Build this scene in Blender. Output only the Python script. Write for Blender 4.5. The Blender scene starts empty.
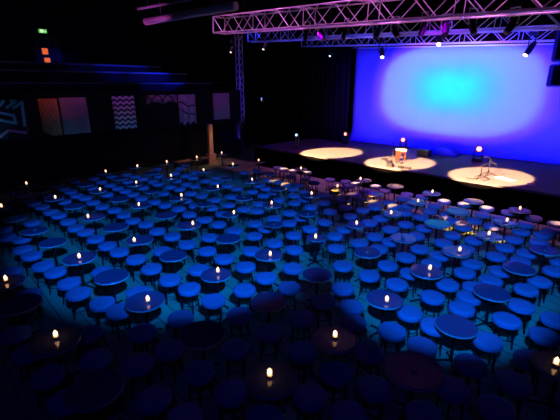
import bpy, bmesh, math, random
from mathutils import Vector, Matrix
random.seed(7)
C = bpy.context.scene.collection
PI = math.pi
R2 = 2 ** .5
ROT = -PI / 4                       # the hall's own axes: u runs along the stage lip, v runs upstage

def W(u, v, z=0.):
    return Vector(((u + v) / R2, (v - u) / R2, z))

# ------------------------------------------------------------------ materials
def mat(name, col, rough=.6, metal=0., spec=.5, noise=0., nscale=8., bump=0.):
    m = bpy.data.materials.new(name); m.use_nodes = True
    nt = m.node_tree; b = nt.nodes['Principled BSDF']
    b.inputs['Base Color'].default_value = (*col, 1)
    b.inputs['Roughness'].default_value = rough
    b.inputs['Metallic'].default_value = metal
    b.inputs['Specular IOR Level'].default_value = spec
    if noise or bump:
        tc = nt.nodes.new('ShaderNodeTexCoord'); n = nt.nodes.new('ShaderNodeTexNoise')
        n.inputs['Scale'].default_value = nscale; n.inputs['Detail'].default_value = 4
        nt.links.new(tc.outputs['Object'], n.inputs['Vector'])
        if noise:
            mx = nt.nodes.new('ShaderNodeMix'); mx.data_type = 'RGBA'
            mx.inputs[6].default_value = (*[c * (1 - noise) for c in col], 1)
            mx.inputs[7].default_value = (*[min(1, c * (1 + noise)) for c in col], 1)
            nt.links.new(n.outputs['Fac'], mx.inputs[0]); nt.links.new(mx.outputs[2], b.inputs['Base Color'])
        if bump:
            bp = nt.nodes.new('ShaderNodeBump'); bp.inputs['Strength'].default_value = bump
            bp.inputs['Distance'].default_value = .01
            nt.links.new(n.outputs['Fac'], bp.inputs['Height']); nt.links.new(bp.outputs['Normal'], b.inputs['Normal'])
    return m

def glow(name, col, power):
    m = bpy.data.materials.new(name); m.use_nodes = True
    nt = m.node_tree; nt.nodes.clear()
    o = nt.nodes.new('ShaderNodeOutputMaterial'); e = nt.nodes.new('ShaderNodeEmission')
    e.inputs[0].default_value = (*col, 1); e.inputs[1].default_value = power
    nt.links.new(e.outputs[0], o.inputs[0]); return m

def math_node(nt, op, a, b=None):
    n = nt.nodes.new('ShaderNodeMath'); n.operation = op
    for i, x in enumerate((a, b)):
        if x is None: continue
        if isinstance(x, (int, float)): n.inputs[i].default_value = x
        else: nt.links.new(x, n.inputs[i])
    return n.outputs[0]

SEAT = mat('seat_fabric', (.20, .28, .42), .8, 0, .2, .10, 30, .15)
BLACK = mat('black_metal', (.02, .02, .022), .4, .6)
STEEL = mat('dark_steel', (.06, .06, .07), .35, .8)
TOP = mat('table_laminate', (.085, .10, .17), .11, 0, .45, .12, 5)
RIM = mat('pale_table_edge', (.55, .62, .55), .35)
ALU = mat('truss_aluminium', (.88, .88, .9), .4, .4)
CASE = mat('fixture_black', (.013, .013, .015), .45)
WALLM = mat('black_wall', (.012, .012, .014), .9, 0, .1, .2, 2)
CEILM = mat('black_ceiling', (.01, .01, .012), .95, 0, .05, .2, 2)
CURT = mat('black_velvet', (.010, .010, .016), .95, 0, .05, .15, 20)
STAGE = mat('stage_deck', (.15, .125, .12), .6, 0, .2, .12, 3)
SKIRT = mat('stage_skirt', (.0012, .0012, .0014), 1, 0, 0)
EDGE = mat('stage_nosing', (.075, .065, .07), .6)
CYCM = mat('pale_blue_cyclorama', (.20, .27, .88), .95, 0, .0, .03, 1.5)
WOOD = mat('warm_wood', (.055, .014, .005), .5, 0, .4, .25, 6)
TAN = mat('tan_timber', (.50, .36, .20), .6, 0, .3, .2, 5)
WHITE = mat('white_paint', (.8, .78, .74), .5)
PAPER = mat('white_paper', (.85, .84, .8), .8)
HUMP = mat('shade_hump_blue', (.05, .07, .5), .95, 0, .05)  # blue of the unlit patch at the screen foot, put into the colour
RISER = mat('balcony_riser', (.02, .02, .025), .8)
UPH = mat('bench_upholstery', (.035, .025, .035), .8, 0, .2, .2, 12)
STREAK = mat('bench_light_streak', (.5, .5, .55), .5)  # pale tone stands in for the streaks of blue light
WAX = mat('candle_wax', (.8, .72, .6), .5)
FLAME = glow('candle_flame', (1, .52, .24), 6)
GREEN = glow('exit_sign_face', (.12, .55, .12), 1.0)
SIGNW = glow('exit_sign_symbol', (.75, 1, .55), 1.1)
PANE = glow('lit_door_pane', (1, .16, .05), .75)
LENSW = glow('lamp_lens_warm', (1, .55, .38), 9)
LENSR = glow('lamp_lens_red', (1, .16, .14), 6)
LENSB = glow('lamp_lens_cool', (.35, .7, 1), 4)
LENSD = glow('lamp_lens_blue', (.12, .22, 1), 2)
GLINT = glow('standby_light', (1, .8, .6), 1.5)

def glass_mat():
    m = bpy.data.materials.new('candle_glass'); m.use_nodes = True
    nt = m.node_tree; nt.nodes.clear()
    o = nt.nodes.new('ShaderNodeOutputMaterial'); mx = nt.nodes.new('ShaderNodeMixShader')
    t = nt.nodes.new('ShaderNodeBsdfTransparent'); g = nt.nodes.new('ShaderNodeBsdfGlossy')
    t.inputs[0].default_value = (.95, .95, .97, 1); g.inputs['Roughness'].default_value = .12
    mx.inputs[0].default_value = .22
    nt.links.new(t.outputs[0], mx.inputs[1]); nt.links.new(g.outputs[0], mx.inputs[2]); nt.links.new(mx.outputs[0], o.inputs[0])
    return m
GLASS = glass_mat()

def floor_mat():
    m = mat('vinyl_floor', (.10, .20, .085), .55, 0, .25)
    nt = m.node_tree; b = nt.nodes['Principled BSDF']
    tc = nt.nodes.new('ShaderNodeTexCoord'); br = nt.nodes.new('ShaderNodeTexBrick')
    mp = nt.nodes.new('ShaderNodeMapping'); mp.inputs['Rotation'].default_value = (0, 0, .03)
    nt.links.new(tc.outputs['Object'], mp.inputs[0]); nt.links.new(mp.outputs[0], br.inputs[0])
    br.inputs['Color1'].default_value = (.36, .60, .29, 1); br.inputs['Color2'].default_value = (.30, .52, .25, 1)
    br.inputs['Mortar'].default_value = (.10, .18, .09, 1)
    br.inputs['Scale'].default_value = 1; br.inputs['Mortar Size'].default_value = .012
    br.inputs['Brick Width'].default_value = 1.8; br.inputs['Row Height'].default_value = .30
    n = nt.nodes.new('ShaderNodeTexNoise'); n.inputs['Scale'].default_value = 2.2; n.inputs['Detail'].default_value = 5
    nt.links.new(tc.outputs['Object'], n.inputs['Vector'])
    mx = nt.nodes.new('ShaderNodeMix'); mx.data_type = 'RGBA'; mx.blend_type = 'MULTIPLY'; mx.inputs[0].default_value = .2
    nt.links.new(br.outputs[0], mx.inputs[6]); nt.links.new(n.outputs['Fac'], mx.inputs[7])
    nt.links.new(mx.outputs[2], b.inputs['Base Color'])
    return m
FLOOR = floor_mat()

def chevron_mat():
    m = mat('chevron_print', (.5, .5, .5), .8); nt = m.node_tree; b = nt.nodes['Principled BSDF']
    tc = nt.nodes.new('ShaderNodeTexCoord'); s = nt.nodes.new('ShaderNodeSeparateXYZ')
    nt.links.new(tc.outputs['Object'], s.inputs[0])
    tri = math_node(nt, 'PINGPONG', math_node(nt, 'ADD', s.outputs[1], 5.0), .125)
    h = math_node(nt, 'SUBTRACT', s.outputs[2], math_node(nt, 'MULTIPLY', tri, .7))
    st = math_node(nt, 'GREATER_THAN', math_node(nt, 'FRACT', math_node(nt, 'MULTIPLY', math_node(nt, 'ADD', h, 5.0), 5.2)), .5)
    mx = nt.nodes.new('ShaderNodeMix'); mx.data_type = 'RGBA'
    mx.inputs[6].default_value = (.06, .05, .12, 1); mx.inputs[7].default_value = (.8, .78, .8, 1)
    nt.links.new(st, mx.inputs[0]); nt.links.new(mx.outputs[2], b.inputs['Base Color']); return m

def weave_mat(name, c1, c2, fu, fz):
    m = mat(name, c1, .8); nt = m.node_tree; b = nt.nodes['Principled BSDF']
    tc = nt.nodes.new('ShaderNodeTexCoord'); ck = nt.nodes.new('ShaderNodeTexChecker'); mp = nt.nodes.new('ShaderNodeMapping')
    mp.inputs['Scale'].default_value = (.001, fu, fz)
    nt.links.new(tc.outputs['Object'], mp.inputs[0]); nt.links.new(mp.outputs[0], ck.inputs[0])
    ck.inputs['Color1'].default_value = (*c1, 1); ck.inputs['Color2'].default_value = (*c2, 1); ck.inputs['Scale'].default_value = 1
    n = nt.nodes.new('ShaderNodeTexNoise'); n.inputs['Scale'].default_value = 7
    nt.links.new(tc.outputs['Object'], n.inputs['Vector'])
    mx = nt.nodes.new('ShaderNodeMix'); mx.data_type = 'RGBA'; mx.blend_type = 'MULTIPLY'; mx.inputs[0].default_value = .6
    nt.links.new(ck.outputs[0], mx.inputs[6]); nt.links.new(n.outputs['Color'], mx.inputs[7])
    nt.links.new(mx.outputs[2], b.inputs['Base Color']); return m

# ------------------------------------------------------------------ mesh helpers
def box(bm, lo, hi, rot=None):
    c = [(a + b) / 2 for a, b in zip(lo, hi)]; s = [b - a for a, b in zip(lo, hi)]
    M = Matrix.Translation(c) @ (rot or Matrix()) @ Matrix.Diagonal((*s, 1))
    bmesh.ops.create_cube(bm, size=1, matrix=M)

def tube(bm, a, b, r, r2=None, n=8):
    a, b = Vector(a), Vector(b); d = b - a
    if d.length < 1e-6: return
    M = Matrix.Translation((a + b) / 2) @ d.to_track_quat('Z', 'Y').to_matrix().to_4x4()
    bmesh.ops.create_cone(bm, cap_ends=True, segments=n, radius1=r, radius2=r if r2 is None else r2, depth=d.length, matrix=M)

def lathe(bm, prof, n=24, at=(0, 0, 0), M=None):
    rings = []
    for r, z in prof:
        if r < 1e-6: rings.append([bm.verts.new((at[0], at[1], at[2] + z))])
        else: rings.append([bm.verts.new((at[0] + r * math.cos(2 * PI * i / n), at[1] + r * math.sin(2 * PI * i / n), at[2] + z)) for i in range(n)])
    for p, q in zip(rings, rings[1:]):
        for i in range(n):
            j = (i + 1) % n
            if len(p) == 1 and len(q) == 1: continue
            if len(p) == 1: bm.faces.new((p[0], q[i], q[j]))
            elif len(q) == 1: bm.faces.new((p[i], p[j], q[0]))
            else: bm.faces.new((p[i], p[j], q[j], q[i]))
    if M is not None: bmesh.ops.transform(bm, matrix=M, verts=[v for r in rings for v in r])

def obj(name, bm, m, parent=None, smooth=False, loc=None, rotz=None):
    bmesh.ops.recalc_face_normals(bm, faces=bm.faces)
    me = bpy.data.meshes.new(name); bm.to_mesh(me); bm.free(); me.materials.append(m)
    if smooth:
        for p in me.polygons: p.use_smooth = True
        me.set_sharp_from_angle(angle=math.radians(50))
    o = bpy.data.objects.new(name, me); C.objects.link(o)
    if parent: o.parent = parent
    if loc is not None: o.location = loc
    if rotz is not None: o.rotation_euler[2] = rotz
    return o

def tag(o, label, cat, group=None):
    o['label'] = label; o['category'] = cat
    if group: o['group'] = group
    return o

def thing(name, label, cat, loc=(0, 0, 0), rotz=0., group=None):
    o = bpy.data.objects.new(name, None); C.objects.link(o); o.empty_display_size = .1
    o.location = loc; o.rotation_euler[2] = rotz
    return tag(o, label, cat, group)

def struct(name, bm, m, parent=None):
    o = obj(name, bm, m, parent, rotz=None if parent else ROT)
    if not parent: o['kind'] = 'structure'
    return o

def dup(root, loc, rotz, label):
    r = root.copy(); C.objects.link(r); r.location = loc; r.rotation_euler[2] = rotz; r['label'] = label
    for ch in root.children:
        c = ch.copy(); C.objects.link(c); c.parent = r
        for g in ch.children:
            d = g.copy(); C.objects.link(d); d.parent = c
    return r

# ------------------------------------------------------------------ the room
bm = bmesh.new(); box(bm, (-23, -6, -.1), (6, 21, 0)); struct('floor', bm, FLOOR)
bm = bmesh.new(); box(bm, (-23, -6, 9), (6, 21, 9.1)); struct('ceiling', bm, CEILM)
bm = bmesh.new(); box(bm, (-23.2, -6, 0), (-23, 21, 9)); struct('wall_balcony_side', bm, WALLM)
bm = bmesh.new(); box(bm, (-23, 20.8, 0), (6, 21, 9)); struct('wall_stage', bm, WALLM)
bm = bmesh.new(); box(bm, (-17.6, -6, 0), (-17.4, 14.2, 2.0)); struct('wall_under_balcony', bm, WALLM)
# balcony: parapet, deck and stepped tiers
bm = bmesh.new(); box(bm, (-16.25, -6, 1.92), (-16.05, 13.2, 3.42)); box(bm, (-16.3, -6, 3.42), (-16.0, 13.2, 3.48))
struct('balcony_parapet_wall', bm, WALLM)
bm = bmesh.new(); box(bm, (-23, -6, 2.0), (-16.25, 13.2, 2.2)); struct('balcony_slab', bm, WALLM)
bm = bmesh.new()
for i, z in enumerate((2.98, 3.45, 3.81)):
    box(bm, (-23, -6, 2.2 if i == 0 else (2.98, 3.45, 3.81)[i - 1]), (-17.0 - 1.2 * i, 13.2 - .75 * i, z))
struct('balcony_tiers_floor', bm, RISER)
# stage
bm = bmesh.new(); box(bm, (-14.2, 12.52, .02), (2, 20.7, .9)); struct('stage_floor', bm, STAGE)
bm = bmesh.new(); box(bm, (-14.22, 12.47, .0), (2, 12.515, .84)); struct('stage_skirt_wall', bm, SKIRT)
bm = bmesh.new(); box(bm, (-14.22, 12.465, .845), (2, 12.51, .905)); struct('trim_1', bm, EDGE)
# tall upstage mask behind the cyc
# white cyclorama, slightly sagging batten
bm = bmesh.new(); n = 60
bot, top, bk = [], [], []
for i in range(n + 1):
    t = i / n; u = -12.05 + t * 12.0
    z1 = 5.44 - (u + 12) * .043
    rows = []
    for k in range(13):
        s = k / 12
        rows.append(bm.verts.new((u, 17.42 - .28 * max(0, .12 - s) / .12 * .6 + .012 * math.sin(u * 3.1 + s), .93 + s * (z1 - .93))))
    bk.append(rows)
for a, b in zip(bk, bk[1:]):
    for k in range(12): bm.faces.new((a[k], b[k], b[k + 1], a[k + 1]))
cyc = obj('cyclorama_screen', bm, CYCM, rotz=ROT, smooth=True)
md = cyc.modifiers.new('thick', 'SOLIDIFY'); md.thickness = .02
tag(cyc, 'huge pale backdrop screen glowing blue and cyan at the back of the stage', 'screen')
bm = bmesh.new(); tube(bm, (-12.2, 17.33, 5.475), (0, 17.33, 4.955), .03)
tag(obj('backdrop_batten', bm, ALU, rotz=ROT), 'thin metal batten holding the top edge of the blue backdrop screen', 'pipe')

# black curtains left of the screen
def curtain(u0, u1, v, z0, z1, label, amp=.07, wl=.34):
    bm = bmesh.new(); n = int((u1 - u0) / .04); prev = None
    for i in range(n + 1):
        u = u0 + (u1 - u0) * i / n
        a = amp * math.sin(2 * PI * u / wl + .8 * math.sin(u * 2.3)) + .04 * math.sin(u * 1.7)
        r = [bm.verts.new((u, v + a * f, z)) for z, f in ((z0, 1.2), ((z0 + z1) / 2, 1), (z1, .6))]
        if prev:
            for k in range(2): bm.faces.new((prev[k], r[k], r[k + 1], prev[k + 1]))
        prev = r
    o = obj('stage_curtain', bm, CURT, rotz=ROT, smooth=True)
    md = o.modifiers.new('thick', 'SOLIDIFY'); md.thickness = .015
    return tag(o, label, 'curtain', 'black stage curtains')
curtain(-13.72, -11.85, 16.75, .92, 5.42, 'black pleated curtain hanging against the edge of the blue screen')
curtain(-15.75, -13.76, 16.75, .05, 5.55, 'black pleated curtain second from the blue screen, with a small white lamp before it')
curtain(-18.6, -15.8, 17.3, .05, 6.1, 'dim black curtain farthest from the screen beside the lighting tower')

# ------------------------------------------------------------------ balcony things
def bench(i, label):
    t = thing('balcony_bench', label, 'bench', W(-17.55 - 1.2 * i, 0, (2.98, 3.45, 3.81, 4.20)[i]), ROT, 'long benches on the balcony tiers')
    L = (12.7, 12.0, 11.2, 10.4)[i]
    bm = bmesh.new(); box(bm, (-.25, -3, .36), (.22, L, .44)); obj('seat', bm, UPH, t)
    bm = bmesh.new(); box(bm, (-.33, -3, .44), (-.25, L, .80)); obj('backrest', bm, UPH, t)
    bm = bmesh.new(); box(bm, (-.34, -3, .80), (-.24, L, .87)); obj('light_streak', bm, STREAK, t)  # pale strip added so a thin light streak shows along the backrest
    for k in range(4):
        y = -2 + k * (L + 1) / 3.01
        bm = bmesh.new(); box(bm, (-.2, y, 0.002), (.15, y + .06, .36)); obj('leg', bm, BLACK, t)
for i, l in enumerate(('front bench on the dark balcony just above the banners', 'second bench up on the dark balcony, catching blue light',
                       'top bench at the back of the dark balcony, catching blue light')):
    bench(i, l)
bm = bmesh.new()
for k in range(15): tube(bm, (0, -2 + k, 0), (0, -2 + k, .34), .015)
tube(bm, (0, -2.2, .34), (0, 12.2, .34), .02)
o = obj('guard_rail', bm, STEEL, loc=W(-16.15, 0, 3.485), rotz=ROT); tag(o, 'thin metal guard rail along the top of the balcony front', 'railing')

BANS = []
def banner(v0, v1, z0, z1, m, label, bottom=None, name='hanging_banner'):
    bm = bmesh.new(); n = 14; prev = None
    for i in range(n + 1):
        t = i / n; v = (v1 - v0) * (t - .5)
        zb = bottom(t) if bottom else 0.
        x = .012 * math.sin(t * 9)
        r = [bm.verts.new((x + .03, v, zb - (z1 - z0) / 2)), bm.verts.new((x * .4 + .03, v, (z1 - z0) / 2))]
        if prev: bm.faces.new((prev[0], r[0], r[1], prev[1]))
        prev = r
    o = obj(name, bm, m, loc=W(-16.05 + .05, (v0 + v1) / 2, (z0 + z1) / 2), rotz=ROT, smooth=True)
    md = o.modifiers.new('thick', 'SOLIDIFY'); md.thickness = .012
    BANS.append(((v0 + v1) / 2, z0, z1))
    return tag(o, label, 'banner', 'banners on the balcony front')
DARKB = mat('dark_print', (.03, .03, .06), .8)
TEALP = mat('teal_print', (.15, .75, .8), .7)
VIOLP = mat('violet_print', (.5, .42, .7), .7)
maze = banner(1.0, 3.55, 1.96, 3.28, DARKB, 'dark banner printed with a bold teal maze of angled bars, at the photo edge')
MZ = [[(2.82, 2.849), (3.179, 2.748), (3.208, 2.489), (2.776, 2.615)], [(3.029, 3.007), (3.323, 3.206), (3.178, 3.224)], [(3.221, 2.985), (3.5, 3.172), (3.444, 2.387)], [(2.863, 3.082), (2.971, 3.216)], [(2.679, 2.087), (2.943, 2.265), (3.43, 2.153)], [(1.2, 2.2), (2.0, 2.4), (2.2, 3.1)], [(1.2, 3.0), (1.8, 3.1)]]
for k, pl in enumerate(MZ):
    bm = bmesh.new()
    for (a, b), (c, d) in zip(pl, pl[1:]):
        p, q = Vector((.062, a - 2.275, b - 2.62)), Vector((.062, c - 2.275, d - 2.62))
        dr = (q - p).normalized(); nn = Vector((1, 0, 0)).cross(dr) * .045; ex = dr * .03
        vs = [bm.verts.new(p + s * nn - ex + dx) for s in (-1, 1) for dx in (Vector(), Vector((.006, 0, 0)))] + \
             [bm.verts.new(q + s * nn + ex + dx) for s in (-1, 1) for dx in (Vector(), Vector((.006, 0, 0)))]
        bmesh.ops.convex_hull(bm, input=vs)
    obj('printed_bar', bm, VIOLP if k == 4 else TEALP, maze)
def bend(t): return .0
banner(3.98, 4.60, 1.97, 3.27, weave_mat('rust_weave', (.75, .30, .14), (.5, .2, .1), 14, 9), 'narrow rust orange banner with a slanted edge beside the maze banner', lambda t: .35 * max(0, .5 - t))
banner(4.66, 5.62, 1.98, 3.29, weave_mat('mauve_weave', (.55, .36, .40), (.35, .25, .34), 16, 16), 'wide mauve speckled banner fading to teal at its foot')
banner(6.58, 7.50, 2.02, 3.31, chevron_mat(), 'banner with pale zigzag chevron stripes on the balcony front')
banner(8.0, 9.48, 2.93, 3.32, weave_mat('magenta_print', (.75, .35, .6), (.6, .25, .5), 4, 1), 'short wide magenta banner with dark arcs under the balcony rail', lambda t: .12 * abs(math.sin(t * 6)))
banner(9.54, 10.42, 2.06, 3.32, weave_mat('lilac_print', (.62, .45, .75), (.5, .36, .66), 3, 5), 'lilac banner with dark wavy lines and a ragged lower edge', lambda t: .07 * math.sin(t * 17))
banner(11.42, 12.40, 2.12, 3.35, weave_mat('violet_grid', (.62, .4, .72), (.4, .26, .5), 18, 18), 'violet banner with a fine grid, last before the lighting tower', lambda t: .0)
# arcs and waves on the two banners
for o, c in ((bpy.data.objects['hanging_banner.004'], [[(-.72 + .5 * k + .25 * math.cos(a), -.18 + .36 * math.sin(a)) for a in [PI * j / 10 for j in range(11)]] for k in range(3)]),
             (bpy.data.objects['hanging_banner.005'], [[(-.43 + .086 * j, .28 - .02 * j + .06 * math.sin(j * .9)) for j in range(11)], [(-.43 + .086 * j, -.02 - .03 * j + .05 * math.sin(j * .8 + 1)) for j in range(11)]])):
    for pl in c:
        bm = bmesh.new()
        for p, q in zip(pl, pl[1:]):
            p3, q3 = Vector((.055, *p)), Vector((.055, *q)); nn = Vector((1, 0, 0)).cross((q3 - p3).normalized()) * .028
            f = bm.faces.new([bm.verts.new(x) for x in (p3 - nn, q3 - nn, q3 + nn, p3 + nn)])
        r = obj('printed_line', bm, DARKB, o); md = r.modifiers.new('thick', 'SOLIDIFY'); md.thickness = .004

# timber post and low counter wall under the balcony
t = thing('timber_post', 'warm lit timber post standing under the balcony front', 'post', W(-16.05, 11.2, 0), ROT)
bm = bmesh.new(); box(bm, (-.08, -.11, .5), (.08, .11, 1.915)); obj('shaft', bm, TAN, t)
bm = bmesh.new(); box(bm, (-.14, -.2, 0.001), (.14, .2, .5)); obj('plinth', bm, TAN, t)
t = thing('low_counter', 'low tan counter lit warm at the foot of the timber post', 'counter', W(-16.05, 10.1, 0), ROT)
bm = bmesh.new(); box(bm, (-.12, -.9, 0.001), (.12, .8, .30)); obj('front_panel', bm, CASE, t)
bm = bmesh.new(); box(bm, (-.2, -.95, .30), (.2, .82, .345)); obj('worktop', bm, TAN, t)

# exit sign, door with lit panes
bm = bmesh.new(); box(bm, (-23.0, 6.0, 3.82), (-22.94, 7.2, 6.02)); d = struct('door_1', bm, CASE)
bm = bmesh.new(); box(bm, (-22.945, 6.32, 5.18), (-22.92, 6.58, 5.46)); box(bm, (-22.945, 6.36, 4.78), (-22.92, 6.62, 5.02)); obj('lit_pane', bm, PANE, d)
bm = bmesh.new(); tube(bm, (-22.92, 6.95, 4.5), (-22.92, 6.95, 5.9), .02); obj('pull_handle', bm, TAN, d)
t = thing('exit_sign', 'small green lit exit sign above the door beyond the balcony', 'sign', W(-22.97, 6.5, 6.24), ROT)
S = .66
bm = bmesh.new(); box(bm, (-.02, -.28 * S, -.14 * S), (.04, .28 * S, .14 * S)); obj('sign_box', bm, CASE, t)
bm = bmesh.new(); box(bm, (.041, -.27 * S, -.13 * S), (.05, .27 * S, .13 * S)); obj('sign_face', bm, GREEN, t)
bm = bmesh.new()
for y0, z0, y1, z1 in ((-.16, -.1, -.05, .1), (-.02, .055, .04, .1), (-.03, -.03, .05, .05), (-.01, -.1, .02, -.03), (.05, -.06, .09, -.03), (.12, -.015, .22, .015), (.19, -.05, .22, .05)):
    box(bm, (.051, y0 * S, z0 * S), (.056, y1 * S, z1 * S))
obj('symbol', bm, SIGNW, t)

# ceiling pipes lit magenta, upper corner
def pipe(a, b, r, label):
    bm = bmesh.new(); tube(bm, a, b, r, n=12); d = Vector(b) - Vector(a)
    for q in (.2, .8): tube(bm, Vector(a) + d * q, (Vector(a) + d * q).xy.to_3d() + Vector((0, 0, 9)), .01)
    o = obj('ceiling_pipe', bm, ALU); tag(o, label, 'pipe', 'pipes under the ceiling')
pipe((-5.03, 16.07, 6.0), (-1.33, 13.06, 6.0), .13, 'thick ceiling pipe lit magenta, near the end of the front truss')
pipe((-5.24, 15.94, 6.4), (-2.87, 14.18, 6.4), .05, 'thin ceiling pipe faintly lit, above the thick magenta pipe')

# ------------------------------------------------------------------ trusses
def truss(a, b, w, label, seg=.5, r=.021):
    a, b = Vector(a), Vector(b); d = (b - a); L = d.length; h = w / 2
    t = thing('lighting_truss', label, 'truss', W(*a), ROT, 'lighting trusses over the stage')
    e = d / L; side = Vector((0, 1, 0)); up = e.cross(side) * (1 if e.cross(side).z > 0 else -1)
    P = lambda s, y, z: e * s + side * (y * h) + up * (z * h)
    for y in (-1, 1):
        for z in (-1, 1):
            bm = bmesh.new(); tube(bm, P(0, y, z), P(L, y, z), r); obj('chord', bm, ALU, t)
    n = int(L / seg); s = L / n
    for nm, fr in (('front_lacing', lambda x, k: P(x, -1, k)), ('rear_lacing', lambda x, k: P(x, 1, k)), ('top_lacing', lambda x, k: P(x, k, 1)), ('bottom_lacing', lambda x, k: P(x, k, -1))):
        bm = bmesh.new()
        for i in range(n):
            k = 1 if i % 2 else -1
            tube(bm, fr(i * s, -k), fr((i + 1) * s, k), r * .6, n=6)
            if i % 4 == 0: tube(bm, fr(i * s, -1), fr(i * s, 1), r * .6, n=6)
        obj(nm, bm, ALU, t)
    for x in (0., L):
        bm = bmesh.new()
        for p, q in (((-1, -1), (1, -1)), ((1, -1), (1, 1)), ((1, 1), (-1, 1)), ((-1, 1), (-1, -1))): tube(bm, P(x, *p), P(x, *q), r, n=6)
        obj('end_frame', bm, ALU, t)
    for q in (.12, .62):                                           # hung from the ceiling
        bm = bmesh.new(); tube(bm, P(L * q, 0, 1), P(L * q, 0, 1) * 1 + Vector((0, 0, 9 - (a + e * L * q).z - h)), .012); obj('hoist_chain', bm, STEEL, t)
    return t
truss((-12.0, 9.0, 5.70), (-.6, 9.0, 5.20), .50, 'bright magenta lit box truss running across the top, closest to the audience')
truss((-14.4, 12.6, 5.82), (-1.0, 12.6, 5.26), .46, 'dim violet truss hung between the bright front truss and the backdrop truss')
truss((-14.9, 16.75, 5.90), (-1.0, 16.75, 5.28), .46, 'blue lit truss hung just above the backdrop screen')

# lighting tower left of the stage
t = thing('lighting_tower', 'slim upright lattice tower faintly blue beside the dark curtain', 'tower', W(-18.5, 15.2, 0), ROT)
for x in (-.14, .14):
    for y in (-.14, .14):
        bm = bmesh.new(); tube(bm, (x, y, .03), (x, y, 6.4), .02); obj('chord', bm, ALU, t)
bm = bmesh.new()
for i in range(18):
    k = 1 if i % 2 else -1
    for y in (-.14, .14): tube(bm, (-.14 * k, y, .1 + i * .35), (.14 * k, y, .1 + (i + 1) * .35), .013, n=6)
    tube(bm, (.14, -.14 * k, .1 + i * .35), (.14, .14 * k, .1 + (i + 1) * .35), .013, n=6)
obj('lacing', bm, ALU, t)
bm = bmesh.new(); box(bm, (-.35, -.35, .001), (.35, .35, .03)); obj('base_plate', bm, ALU, t)

# ------------------------------------------------------------------ lanterns
def moving_head(u, v, z, aim, label, lens=None, tilt=.5, s=1.):
    """hung lantern: clamp, base box, yoke arms, barrel with lens; z is the lens height"""
    t = thing('stage_lantern', label, 'stage light', W(u, v, z), ROT, 'stage lights hung from the trusses')
    ca, sa = math.cos(aim), math.sin(aim)
    d = Vector((math.sin(tilt) * ca, math.sin(tilt) * sa, -math.cos(tilt)))
    M = d.to_track_quat('-Z', 'Y').to_matrix().to_4x4()
    p = -d * .30 * s
    bm = bmesh.new(); lathe(bm, [(0, .52 * s), (.07 * s, .5 * s), (.10 * s, .36 * s), (.10 * s, .16 * s), (.085 * s, .1 * s), (.085 * s, .02), (.0, .02)], 16, M=M); obj('barrel', bm, CASE, t, True)
    bm = bmesh.new(); lathe(bm, [(0, .015), (.07 * s, .012), (.07 * s, -.004), (0, -.02)], 16, M=M); obj('lens', bm, lens or STEEL, t, True)
    top = p + Vector((0, 0, .38 * s)); sd = Vector((-sa, ca, 0)) * .14 * s
    for k in (-1, 1):
        bm = bmesh.new(); tube(bm, p + sd * k, top + sd * k, .02 * s, n=6); tube(bm, p + sd * k, p + sd * k * .6, .02 * s, n=6); tube(bm, top + sd * k, top, .02 * s, n=6); obj('yoke_arm', bm, ALU if lens is None else CASE, t)
    bm = bmesh.new(); box(bm, tuple(top + Vector((-.12 * s, -.12 * s, 0))), tuple(top + Vector((.12 * s, .12 * s, .1 * s)))); tube(bm, top + Vector((0, 0, .1 * s)), top + Vector((0, 0, .24 * s)), .025, n=6); obj('hanging_clamp', bm, CASE, t)
    return t
moving_head(-9.55, 15.75, 4.86, -.9, 'stage light with a glowing warm lens hanging near the left part of the screen top', LENSW, .7)
moving_head(-7.15, 15.8, 5.22, -1.2, 'stage light with orange glowing lens hung at the middle of the backdrop truss', LENSW, .9)
moving_head(-4.10, 15.75, 4.68, -2.2, 'stage light with a bright white lens hanging before the far blue edge of the screen', LENSW, .6)
moving_head(-12.75, 16.2, 5.08, -1.5, 'small white lamp shining in front of the black curtain', LENSB, .9, .55)
for k, (u, tl, lab) in enumerate((
        (-10.6, .35, 'unlit black lantern over the black curtain, first on the violet truss'), (-9.7, .9, 'unlit black lantern second along the violet truss from the curtain'),
        (-8.85, .4, 'unlit black lantern third along the violet truss, its yoke slanting white'), (-7.55, .9, 'unlit lantern with a pale slanting yoke, left of the orange lamp'),
        (-6.75, .7, 'unlit lantern with a pale slanting yoke, touching the orange lamp'), (-6.0, .35, 'unlit lantern with an upright yoke, right of the orange lamp'),
        (-5.25, .8, 'unlit dark lantern over the cyan part of the screen'), (-4.45, .4, 'unlit dark lantern second from the black speakers'), (-3.65, .7, 'unlit dark lantern hung closest to the black speakers'))):
    moving_head(u, 11.95, 5.33 - (u + 10.6) * .045, -1.2 + .9 * math.sin(k * 2.1), lab, None, tl)
for k, (u, lab) in enumerate(((-11.4, 'small lantern hanging under the end of the magenta truss'), (-9.75, 'small lantern second under the magenta truss, above the blue wall lamp'))):
    moving_head(u, 9.0, 4.80, -1.5 - k * .4, lab, GLINT, .5, .5)

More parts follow.
